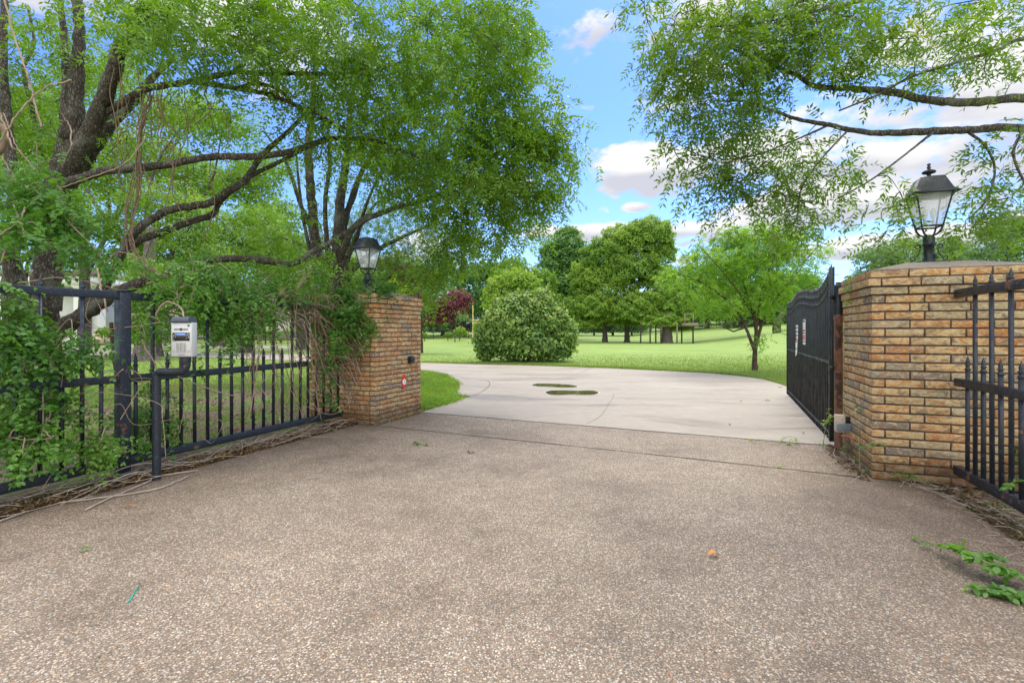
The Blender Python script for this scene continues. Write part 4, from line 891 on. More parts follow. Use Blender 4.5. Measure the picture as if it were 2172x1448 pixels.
# ================================================================== BUSH
def bush():
    b = G(1108, 768); t = thing('round_bush', 'big rounded bush overgrown with vines at the edge of the drive', 'bush', b); D = b[1]
    lob = [(1048,700,36,40),(1085,685,48,48),(1135,678,50,48),(1180,702,36,40),(1110,725,74,36),(1034,728,28,36),(1165,738,48,26),(1205,708,20,26),(1150,640,24,28),(1068,655,26,22),(1108,640,26,22),(1135,632,14,14),(1158,630,8,12),(1058,645,14,10),(1192,672,12,12),(1212,728,12,10),(1026,752,12,14),(1200,742,14,14),(1090,660,20,30),(1178,668,18,18)]
    lobes = px_lobes(lob, D+.7, b, 1.0); k = R.choice(len(lobes), 30000, p=(lambda a: a/a.sum())(np.array([l[3]*l[5] for l in lobes]))); lb = np.array(lobes)[k]
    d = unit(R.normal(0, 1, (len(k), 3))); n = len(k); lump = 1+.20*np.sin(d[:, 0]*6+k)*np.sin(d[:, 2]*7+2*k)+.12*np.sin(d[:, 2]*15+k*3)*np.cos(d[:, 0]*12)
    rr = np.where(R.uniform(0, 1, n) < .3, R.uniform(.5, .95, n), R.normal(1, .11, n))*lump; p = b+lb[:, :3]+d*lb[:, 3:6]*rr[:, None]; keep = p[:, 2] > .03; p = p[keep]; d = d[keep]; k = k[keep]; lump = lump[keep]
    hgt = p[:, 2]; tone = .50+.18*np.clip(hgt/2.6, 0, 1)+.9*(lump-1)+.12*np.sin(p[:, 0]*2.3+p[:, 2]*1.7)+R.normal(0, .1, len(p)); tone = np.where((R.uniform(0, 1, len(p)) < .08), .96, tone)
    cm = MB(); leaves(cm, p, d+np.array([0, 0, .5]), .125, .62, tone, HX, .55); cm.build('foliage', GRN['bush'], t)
    # trailing vine strands and upright shoots
    sm = MB(); pos = []; ax = []
    for i in range(46):
        l = lobes[R.integers(len(lobes))]; dd = unit(R.normal(0, 1, 3)); dd[1] = -abs(dd[1]); dd[2] = abs(dd[2])
        s = b+np.array(l[:3])+dd*np.array(l[3:6]); e = s+np.array([R.normal(0, .18), R.normal(0, .15), .28+.25*R.uniform()]) if i < 28 else s+np.array([R.normal(0, .3)-.1, -.2, -.4])
        ln = smooth_line([s, (s+e)/2+R.normal(0, .05, 3), e], 4); sm.tube(ln, np.linspace(.008, .003, len(ln)), 4)
        for q in ln[1:]: pos.append(q); ax.append(R.normal(0, 1, 3)+np.array([0, 0, .2]))
    sm.build('stems', M['stem'], t); cm = MB(); pos = np.array(pos); pos = np.repeat(pos, 3, 0); leaves(cm, pos+R.normal(0, .05, pos.shape), R.normal(0, 1, pos.shape)+np.array([0, -.3, .6]), .09, .6, np.full(len(pos), .8), HX, .4)
    cm.build('young_shoots', GRN['bush'], t)
    m = MB()
    for i in range(14):
        a = R.uniform(0, 6.28); m.tube(smooth_line([b+np.array([.3*math.cos(a), .3*math.sin(a)+.5, 0]), b+np.array([.7*math.cos(a), .7*math.sin(a)+.6, .6]), b+np.array([1.3*math.cos(a), math.sin(a)+.7, 1.4])], 4), np.linspace(.03, .012, 9), 6)
    m.build('stems', M['bark'], t, smooth=True)
bush()

# ================================================================== BACKGROUND TREES
def bg():
    def tr(px, d, r, h=None, lean=0): return [[(0,0,-.3,r*1.35),(0,0,.6,r),(lean*.5,0,(h or 3)*.5,r*.85),(lean,0,(h or 3),r*.6)]]
    # mounded tree group
    b = GT(1330, 62); shell_tree('mounded_tree', 'tallest bright green mounded tree on the far lawn', b, px_lobes([(1372,505,50,40),(1330,520,55,42),(1290,548,52,42),(1252,592,42,40),(1400,545,32,34),(1340,580,66,46),(1290,610,60,45),(1240,640,36,40),(1390,600,40,36),(1415,520,15,22),(1310,660,60,34),(1310,683,40,18),(1360,680,36,20)], 62, b), 75000, .30, 'lime', tr(0, 0, .34, 5), 'bark2', tone0=.42)
    b = GT(1415, 56.5); shell_tree('spreading_tree', 'low spreading green tree around the timber deck', b, px_lobes([(1420,640,46,40),(1370,655,44,36),(1455,665,34,32),(1400,685,50,20),(1335,668,34,28),(1440,695,26,12)], 57, b), 40000, .26, 'lime', tr(0, 0, .62, 3.5), 'bark2', tone0=.36)
    b = GT(1283, 62); shell_tree('broad_tree', 'low green tree left of the mounded tree', b, px_lobes([(1260,660,44,34),(1290,672,40,30),(1215,655,28,22),(1245,690,30,16)], 60, b), 26000, .27, 'lime', tr(0, 0, .33, 3.5), 'bark2', tone0=.46)
    b = GT(1200, 72); shell_tree('tall_oak', 'tall deep green tree with ragged top beyond the bush', b, px_lobes([(1200,530,38,36),(1175,570,34,40),(1225,565,32,40),(1195,610,48,44),(1160,540,15,24),(1205,495,22,14),(1165,620,30,40),(1225,640,30,40),(1190,660,45,40)], 72, b), 22000, .42, 'deep', tr(0, 0, .6, 8), 'bark', tone0=.66, fuzz=.3)
    b = GT(1088, 48); shell_tree('lime_tree', 'rounded yellow-green tree behind the overgrown bush', b, px_lobes([(1088,600,34,28),(1060,612,28,26),(1115,610,30,26),(1045,640,22,30),(1085,640,45,30),(1125,640,25,30)], 48, b), 9000, .26, 'lime', tr(0, 0, .3, 3), 'bark', tone0=.62)
    b = GT(1095, 62); shell_tree('pale_tree', 'dull green tree peeping over the yellow-green one', b, px_lobes([(1088,565,30,18),(1070,590,30,26),(1110,590,32,26),(1140,600,28,26)], 62, b), 5000, .30, 'far', tr(0, 0, .3, 4), 'bark', tone0=.55)
    b = GT(1150, 60); shell_tree('dull_tree', 'mid green tree between the yellow-green tree and the tall one', b, px_lobes([(1150,605,30,30),(1165,650,28,40),(1135,640,30,40)], 62, b), 5000, .32, 'far', tr(0, 0, .3, 4), 'bark', tone0=.35)
    spec = [(1030,78,'deep',(1032,585,34,30),.35,'dark green tree left of the yellow-green tree'),(985,82,'deep',(990,600,40,40),.3,'dark green tree behind the yellow goalpost'),(940,86,'deep',(935,600,45,45),.28,'dark green tree behind the plum-leaved tree'),
            (1500,84,'deep',(1510,590,50,40),.35,'deep green tree seen through the small vase-shaped tree'),(1640,80,'far',(1645,610,46,40),.4,'mid green tree just left of the open gate, far off'),(1560,86,'far',(1575,570,46,36),.5,'taller green tree behind the small vase-shaped tree'),(1450,88,'dark',(1455,600,40,40),.7,'dark tree filling the gap right of the mounded tree'),(1700,76,'deep',(1700,615,46,34),.5,'deep green tree seen just above the gate spears'),(1600,78,'dark',(1600,625,50,30),.7,'dark low tree right behind the vase-shaped tree')]
    for px, d, mat, (cx, cy, rx, ry), t0, lab in spec:
        b = GT(px, d); shell_tree('wood_tree', lab, b, px_lobes([(cx-rx*.5,cy+8,rx*.7,ry*.8),(cx+rx*.4,cy,rx*.75,ry),(cx,cy-8,rx*.6,ry*.7),(cx,cy+45,rx,ry),(cx-rx*.6,cy+70,rx*.7,ry*.8),(cx+rx*.6,cy+70,rx*.7,ry*.8)], d, b), 7000, .38, mat, tr(0, 0, .4, 5), tone0=t0, group='trees along the far edge of the lawn')
    # pale trees far right
    b = GT(1950, 46); shell_tree('pale_tree', 'pale green tree showing over the top of the right pier', b, px_lobes([(1870,548,50,26),(1930,530,46,28),(1990,536,44,28),(2030,550,40,22),(1960,570,90,40),(1880,600,60,50),(2000,610,60,50)], 46, b), 17000, .26, 'pale', tr(0, 0, .35, 4), tone0=.5)
    b = GT(2160, 38); shell_tree('pale_tree', 'pale green tree at the right edge above the fence', b, px_lobes([(2140,500,50,36),(2180,490,50,50),(2110,545,44,30),(2170,550,70,50),(2150,620,80,60)], 38, b), 14000, .22, 'pale', tr(0, 0, .35, 4), tone0=.38)
    b = GT(1495, 72); shell_tree('lawn_tree', 'yellowish low tree with a short dark trunk behind the small tree', b, px_lobes([(1500,660,46,34),(1545,655,46,34),(1585,665,36,26),(1520,625,40,30)], 58, b), 8000, .28, 'lime', [[(3,-14,-.3,.5),(3,-14,1,.45),(3.5,-14,2,.35),(3.6,-14,3,.25)]], tone0=.3)
    # plum
    b = GT(893, 30); shell_tree('plum_tree', 'plum-leaved tree hanging right of the left pier', b, px_lobes([(955,655,34,28),(978,640,22,24),(935,680,30,22),(900,600,24,24),(860,590,30,24),(825,565,24,20),(960,630,14,12),(880,640,30,20)], 30, b), 9000, .15, 'plum', tr(0, 0, .12, 2), 'bark3', inner=.2, fuzz=.3)
    # shrubs and ground trees near far fence
    for px, cy, r, mat, lab, dd in [(965,670,24,'pale','pale blue-green shrub below the plum-leaved tree',60),(975,705,13,'lime','small pale shrub in front of the far fence',66),(950,712,7,'far','tiny shrub just left of the goalpost by the far fence',66),(900,712,6,'far','tiny shrub beside the left pier near the far fence',64)]:
        b = GT(px, dd); shell_tree('low_shrub', lab, b, px_lobes([(px,cy,r,r*.9),(px+r*.6,cy+r*.3,r*.7,r*.6),(px-r*.6,cy+r*.3,r*.6,r*.6)], dd, b), 1400, .2, mat, [[(0,0,-.1,.06),(0,0,.2,.06),(0,0,.4,.05),(0,0,.6,.04)]], cat='shrub', tone0=.6)
    # left background trees behind the fence
    L_ = [(60,24,'far',[(60,560,110,70),(0,480,110,80),(120,470,90,70),(40,380,100,70),(140,350,60,50)],'bright backlit tree at the left edge, behind the big trunk',.5),
          (330,26,'lime',[(300,560,80,60),(370,520,80,60),(250,500,70,50),(420,470,60,50),(330,440,80,50),(430,560,60,50)],'lime green tree glowing behind the long low limb',.3),
          (520,31,'far',[(520,570,80,50),(580,530,70,50),(470,520,60,50),(620,590,60,40),(540,480,60,40)],'green tree behind the hanging vines',.6),
          (640,36,'far',[(640,600,60,40),(700,570,60,50),(600,560,60,50),(760,610,60,40),(820,640,50,40),(860,600,40,50)],'green tree behind the twin trunks',.45),
          (180,40,'lime',[(180,420,90,60),(260,380,80,60),(150,330,90,60),(330,340,70,50),(220,300,70,40)],'tall yellow-green tree showing high through the branches',.4),
          (460,44,'far',[(470,420,90,60),(400,380,70,50),(540,400,60,50),(580,470,60,50)],'tall green tree behind the braided vines',.5),
          (20,36,'far',[(20,280,90,70),(-60,350,90,80),(80,230,60,50)],'tall tree at the far left, high behind the stems',.55),
          (300,34,'far',[(230,200,90,60),(380,250,90,60),(480,290,80,50),(110,260,80,60),(560,360,70,50)],'tall green tree filling the gaps between the big limbs',.62),
          (-200,22,'deep',[(-150,500,150,130),(-260,420,150,130),(-120,620,120,70)],'dark tree beyond the left edge',.5)]
    for px, d, mat, lob, lab, t0 in L_:
        b = GT(px, d); shell_tree('backlit_tree', lab, b, px_lobes(lob, d, b, .7), int(3000*len(lob)), .0062*d, mat, tr(0, 0, .012*d, 3.2 if d < 33 else 7), tone0=t0, group='trees on the left lawn beyond the fence', inner=.35, fuzz=.25)
    # ivy-clad trunk seen between the fence post and the keypad
    b = G(308, 764); t = thing('ivy_trunk', 'ivy-clad tree trunk standing between the fence post and keypad', 'tree trunk', b)
    m = MB(); m.tube([b+np.array([0,0,-.1]), b+np.array([0,0,.35]), b+np.array([.05,0,1.4]), b+np.array([0,.1,3]), b+np.array([.2,.1,6])], [.62,.42,.34,.3,.2], 12, lump=.1); m.build('trunk', M['bark2'], t, smooth=True)
    n = 2600; z = R.uniform(.75, 4.5, n); a = R.uniform(0, 6.28, n); rr = .36+R.uniform(0, .45, n)*np.clip(z-.6, .2, 1.3); p = np.stack([rr*np.cos(a), rr*np.sin(a), z], 1)+b
    m = MB(); leaves(m, p, np.stack([np.cos(a), np.sin(a), 0*a+.4], 1), .14, .7, np.full(n, .5)+.2*np.sin(z*5+a*2), HX); m.build('ivy', GRN['far'], t)
    # dark tree line / hedge behind everything, built once and copied
    protos = []
    for k in range(3):
        b = (0, 0, 0); lob = [(R.uniform(-3.2, 3.2), R.uniform(-1.5, 1.5), R.uniform(1.6, 8.0-1.5*k), R.uniform(2, 3), 2.2, R.uniform(1.6, 2.6)) for _ in range(10)]+[(x, 0, 1.4, 2.4, 2, 1.7) for x in (-3.4, -1.2, 1.2, 3.4)]
        protos.append(shell_tree('hedgerow_tree', 'x', b, lob, 6500, .42, 'dark' if k else 'deep', [[(0,0,-.5,.3),(0,0,1,.28),(0,0,2.5,.2),(0,0,4,.15)]], tone0=.5, group='dark trees closing the view behind the lawn'))
    pxs = list(range(-260, 880, 74)) + list(range(900, 1740, 40)) + [1780, 1850, 1930, 2010, 2090, 2170]
    seen = {}
    for i, px in enumerate(pxs):
        left = px < 880
        d = (74 if left else 88)+random.uniform(-5, 5)+(0 if px < 1500 else 8); g = GT(px, d); s = (1.15 if left else .62)*random.uniform(.85, 1.15)
        if px > 1480: s *= 1.15
        src = protos[i % 3]
        if i < 3: o = src
        else:
            o = src.copy(); C.objects.link(o)
            for ch in src.children: copy_child(ch, o)
        o.location = tuple(g); o.scale = (s*1.1, s, s); o.rotation_euler = (0, 0, random.uniform(-.5, .5)+(math.pi if i % 2 else 0))
        marks = [(-100, 'beyond the left edge'), (60, 'behind the leftmost stems'), (150, 'behind the big trunk'), (260, 'behind the white portico'), (350, 'behind the grey house'), (480, 'behind the keypad'), (640, 'behind the long pale house'), (760, 'behind the twin trunks'), (900, 'behind the left pier'),
                 (960, 'behind the plum-leaved tree'), (1010, 'behind the goalpost'), (1070, 'behind the left half of the bush'), (1140, 'behind the right half of the bush'), (1210, 'under the tall oak'), (1290, 'left of the mounded trunk'), (1350, 'behind the mounded trunk'), (1420, 'behind the spreading tree'), (1490, 'beside the timber deck'), (1580, 'behind the vase-shaped tree'), (1650, 'between the vase-shaped tree and gate'), (1800, 'behind the open gate'), (1960, 'behind the right pier'), (9999, 'behind the right fence')]
        place = next(t_ for x_, t_ in marks if px < x_); seen[place] = seen.get(place, 0)+1
        o['label'] = 'dark far tree, ' + place + ('', ', right of its neighbour there', ', rightmost of three there', ', last there')[min(3, seen[place]-1)]
bg()

# ================================================================== FAR THINGS
def far_things():
    # goalpost
    b = GT(1003, 58); t = thing('goalpost', 'slim pale yellow goalpost rising left of the bush', 'goalpost', b)
    for dx in (0, 3.6):
        m = MB(); m.tube([b+np.array([dx,0,-.1]), b+np.array([dx,0,4.75])], .07, 8); m.build('upright', M['yellow'], t)
    m = MB(); m.tube([b+np.array([0,0,2.62]), b+np.array([3.6,0,2.62])], .06, 8); m.build('crossbar', M['yellow'], t)
    # deck round the tree
    b = GT(1415, 55); t = thing('tree_deck', 'raised timber deck on dark posts around the spreading tree', 'tree deck', b)
    for px, d, w in [(1359,55.5,'dwood'),(1379,55,'dwood'),(1391,55.3,'dwood'),(1402,53.6,'dwood'),(1436,54.2,'wood'),(1446,55.4,'dwood'),(1470,54.5,'dwood')]:
        g = GT(px, d); m = MB(); m.box(g+np.array([0,0,1.05]), (.13,.13,2.2)); m.build('post', M[w], t)
    a = GT(1456, 55); m = MB(); m.box((a[0]+.1, 55, 2.02), (1.5, 2.6, .34)); m.build('platform', M['wood'], t)
    for px in (1452, 1470):
        g = GT(px, 54); m = MB(); m.box(g+np.array([0,0,2.7]), (.12,.12,1.0)); m.build('rail_post', M['wood'], t)
    g = GT(1461, 54); m = MB(); m.box(g+np.array([0,0,3.2]), (1.1,.14,.12)); m.build('handrail', M['wood'], t)
    # far iron fences
    def far_fence(label, p0, p1, h, n):
        p0 = np.array(p0); p1 = np.array(p1); t = thing('garden_fence', label, 'fence', (p0+p1)/2); m = MB()
        for z in (.2, h-.15): m.tube(np.array([p0+(p1-p0)*s+np.array([0,0,z]) for s in np.linspace(0, 1, 8)]), .02, 4)
        m.build('rails', M['blackp'], t); m = MB()
        for s in np.linspace(0, 1, n): m.box(p0+(p1-p0)*s+np.array([0,0,h/2]), (.022,.022,h))
        m.build('pickets', M['blackp'], t); m = MB()
        for s in np.linspace(0, 1, max(3, n//18)): m.box(p0+(p1-p0)*s+np.array([0,0,h/2+.05]), (.08,.08,h+.1))
        m.build('posts', M['blackp'], t)
    far_fence('thin black fence at the far edge of the lawn left of the bush', GT(880, 70), GT(1030, 74), 1.5, 90)
    far_fence('thin black fence far behind the tree deck', GT(1225, 84), GT(1660, 82), 1.5, 160)
    far_fence('faint black fence behind the keypad, across the left lawn', GT(330, 46), GT(680, 46), 1.35, 130)
    # houses
    def house(label, px, d, w, dp, hw, hr, wall, roofm, wins, garage=False):
        b = GT(px, d); t = thing('house', label, 'house', b); m = MB(); m.box(b+np.array([0, dp/2, hw/2]), (w, dp, hw)); m.build('walls', M[wall], t)
        m = MB(); o = .4; z = b[2]+hw; x0, x1, y0, y1 = b[0]-w/2-o, b[0]+w/2+o, b[1]-o, b[1]+dp+o; ym = (y0+y1)/2; hp = min(w, dp)/2.2
        m.add([(x0,y0,z),(x1,y0,z),(x1,y1,z),(x0,y1,z),(x0+hp,ym,z+hr),(x1-hp,ym,z+hr),(x0,y0,z-.2),(x1,y0,z-.2),(x1,y1,z-.2),(x0,y1,z-.2)], [[0,1,5,4],[2,3,4,5],[6,7,1,0],[7,8,2,1],[8,9,3,2],[9,6,0,3],[6,9,8,7]]); m.add([(x0,y0,z),(x0,y1,z),(x0+hp,ym,z+hr),(x1,y0,z),(x1,y1,z),(x1-hp,ym,z+hr)], [[0,2,1],[3,4,5]]); m.build('roof', M[roofm], t)
        for wx, wz, ww, wh in wins:
            m = MB(); c = b+np.array([wx, -.03, wz])
            for dx, dz, sx, sz in ((-ww/2,0,.1,wh+.1),(ww/2,0,.1,wh+.1),(0,wh/2,ww,.1),(0,-wh/2,ww,.1)): m.box(c+np.array([dx,0,dz]), (sx,.1,sz))
            f = m.build('window_frame', M['white'], t); m = MB(); m.box(c+np.array([0,.03,0]), (ww-.1,.03,wh-.1)); m.build('pane', M['glassd'], t)
    house('grey stucco house with reddish roof seen beside the fence post', 292, 52, 3.4, 6, 3.0, 1.6, 'stucco2', 'roofr', [(-.9,1.5,.8,1.3)])
    house('long pale house behind the fence between keypad and pier', 590, 66, 9.5, 8, 3.1, 1.8, 'stucco', 'roof', [(-3.2,1.6,1.2,1.3),(2.8,1.3,2.6,2.2)])
    # white portico house
    b = GT(120, 50); t = thing('white_house', 'white columned portico seen under the low limb', 'house', b)
    m = MB(); m.box((b[0]-3.5, 56, 3), (9, 8, 6)); m.build('walls', M['white'], t)
    m = MB(); m.box((b[0]-.8, 51, 6.3), (11, 4.5, .8)); m.build('entablature', M['white'], t); m = MB(); m.box((b[0]-1.2, 53.6, 7.0), (12, 10, .5)); m.build('roof', M['roof'], t)
    for px in (174, 207):
        c = GT(px, 49.6 if px < 190 else 51); t0 = .45; pr = [(.80,t0-.45),(.80,t0+.25),(.62,t0+.32),(.62,t0+.9),(.55,t0+.95),(.55,5.6),(.68,5.7),(.68,5.9)]
        m = MB(); vv = [(c[0]+sx*h*.85, c[1]+sy*h*.85, z) for h, z in pr for sx, sy in ((-1,-1),(1,-1),(1,1),(-1,1))]; n = len(pr)
        m.add(vv, [[i+4*r, (i+1) % 4+4*r, (i+1) % 4+4*(r+1), i+4*(r+1)] for r in range(n-1) for i in range(4)]+[[4*n-4+i for i in range(4)]]); m.build('column', M['white'], t, bevel=.02)
    m = MB(); c = GT(150, 49); m.add([(c[0]-2.2,49,0),(c[0]+.6,49,0),(c[0]+.6,49,2.2),(c[0]-2.2,49.0,.5),(c[0]-2.2,49.6,0),(c[0]+.6,49.6,0),(c[0]+.6,49.6,2.2),(c[0]-2.2,49.6,.5)], [[0,1,2,3],[7,6,5,4],[3,2,6,7],[0,3,7,4],[1,5,6,2]]); m.build('stair_wall', M['white'], t)
    for px, w, h, lab in ((190,1.25,.55,'pink flat-topped boulder at the foot of the white column'),(218,1.3,.7,'pink rounded boulder right of the white columns')):
        c = GT(px, 47.5); n = 140; import bmesh
        me = bpy.data.meshes.new('boulder'); bm = bmesh.new(); bmesh.ops.create_icosphere(bm, subdivisions=3, radius=1)
        for v in bm.verts:
            k = 1+.12*math.sin(v.co.x*4+px)+.10*math.sin(v.co.y*5+v.co.z*3); v.co.x *= w*k*.75; v.co.y *= w*.6*k; v.co.z = max(v.co.z, -.4)*h*k
        bm.to_mesh(me); bm.free(); me.materials.append(M['rock']); o = bpy.data.objects.new('boulder', me); C.objects.link(o); o.location = (c[0], c[1], .30+.1); tag(o, lab, 'boulder')
    for px, w in ((245,26),(265,24),(560,30),(620,26),(500,20),(440,20),(355,26),(222,14)):
        d = 46 if px < 300 else 62; b = GT(px, d)
        shell_tree('low_shrub', 'low green shrub by the distant houses, ' + {245:'left of the grey house door',265:'below the grey house',560:'before the middle of the pale house',620:'before the right end of the pale house',500:'before the left end of the pale house',440:'right of the keypad',355:'just left of the keypad',222:'behind the pink boulders'}[px], b, px_lobes([(px,HY+6,w,13),(px+w*.7,HY+10,w*.6,9)], d, b), 900, .2, 'far', [[(0,0,-.1,.05),(0,0,.2,.05),(0,0,.4,.04),(0,0,.5,.03)]], cat='shrub', tone0=.6, group='shrubs before the distant houses')
far_things()

# ================================================================== VINES ON THE FENCE
def fence_depth(px, v=-4.88):   # depth of the fence plane at an image column
    a = (px-CX)/F; return v/(a*.930-.367)
def vine_mass(label, blobs, n, per, vines=8, ll=.048, lw=.026, base=.5, spread=.07, name='climbing_vine', stemr=.006, off=0.0, pairs=4, length=.17, v=-4.88):
    """blobs: px, py, rx, ry, (depth or None for on the fence), rd"""
    bl = [(a, b, rx, ry, (dd if dd else fence_depth(a, v)+off), rd, w) for a, b, rx, ry, dd, rd, w in blobs]
    t = thing(name, label, 'vine', P(bl[0][0], bl[0][1], bl[0][4])*np.array([1,1,0]), 0)
    tg = blob_pts(bl, n); tg[:, 2] = np.maximum(tg[:, 2], .06); sm = MB(); roots = []
    for i in range(vines):
        a = tg[R.integers(n)]; b = tg[R.integers(n)]; mid = (a+b)/2+R.normal(0, .12, 3); line = smooth_line([a, mid, b], 8); line += np.cumsum(R.normal(0, .008, line.shape), 0); sm.tube(line, stemr*R.uniform(.6, 1.2), 5); roots.append(line)
    lines, dirs = connect(tg, roots, sm, 1.2, .005)
    sm.build('stems', M['stem'], t); cm = MB(); foliage_on(lines, dirs, cm, per, spread, length, pairs, ll, lw, base, HX, droop=.45, amp=.28, rachis=True); cm.build('foliage', GRN['vine'], t); return t
vine_mass('leafy vine draped over the fence top behind the keypad', [(330,620,60,40,None,.15,1),(420,600,80,50,None,.2,1.2),(500,640,90,55,None,.2,1.3),(470,700,70,40,None,.12,1),(580,620,60,45,None,.2,.8),(360,690,40,40,None,.1,.9),(560,680,50,30,None,.15,.7),(330,660,30,60,None,.1,.7),(440,560,60,40,None,.2,.5),(400,780,40,20,None,.1,.25),(620,610,50,40,None,.2,.8)], 250, 5, 16, ll=.040, lw=.024, spread=.06, base=.5)
vine_mass('big-leaved vine hanging from the trees at the left edge', [(50,400,55,60,5.2,.3,1.1),(110,440,70,50,5.0,.3,1.0),(40,500,50,40,4.8,.3,.8),(150,520,50,30,4.9,.3,.6),(180,470,60,30,5.1,.3,.5),(240,560,40,30,4.8,.2,.4)], 95, 5, 10, ll=.056, lw=.034, spread=.08, base=.52)
vine_mass('vine smothering the left end of the fence', [(15,640,50,45,3.75,.12,1.2),(45,705,60,35,3.8,.12,1),(120,735,60,30,3.95,.10,.8),(20,800,45,60,3.8,.15,1.2),(165,760,50,28,4.05,.10,.4)], 85, 5, 10, ll=.045, lw=.028, spread=.06, base=.55)
vine_mass('vine growing low through the pickets at the left edge', [(30,900,55,50,3.85,.15,1.2),(110,860,60,30,4.05,.15,.8),(20,970,50,40,3.75,.12,1),(80,940,50,30,3.9,.12,.7)], 64, 5, 8, ll=.042, lw=.028, spread=.06, base=.48)
vine_mass('young vine tuft at the foot of the fence left of the post', [(205,955,40,22,4.15,.08,1),(190,925,30,20,4.2,.1,.6)], 26, 4, 3, ll=.035, lw=.024, spread=.04, base=.75)
vine_mass('young vine tuft between the post and the keypad pedestal', [(295,880,25,50,4.75,.15,1),(285,940,20,25,4.6,.1,.9),(345,900,25,40,4.9,.15,.8)], 55, 4, 4, ll=.035, lw=.024, spread=.05, base=.7)
vine_mass('dense dark vine wrapping the front of the left pier', [(735,638,55,26,None,.10,2.2),(750,660,32,36,None,.07,2.0),(700,680,45,50,None,.12,1.4),(720,720,40,40,None,.1,1.1),(770,625,22,22,None,.08,.6),(680,750,25,50,None,.15,.7),(700,820,20,50,None,.15,.5),(760,690,22,22,None,.04,.8)], 300, 5, 10, ll=.045, lw=.030, spread=.055, base=.36, off=-.16, length=.13, pairs=3)
# leaf screen in front of / on the pier face: push near ones out of the brick

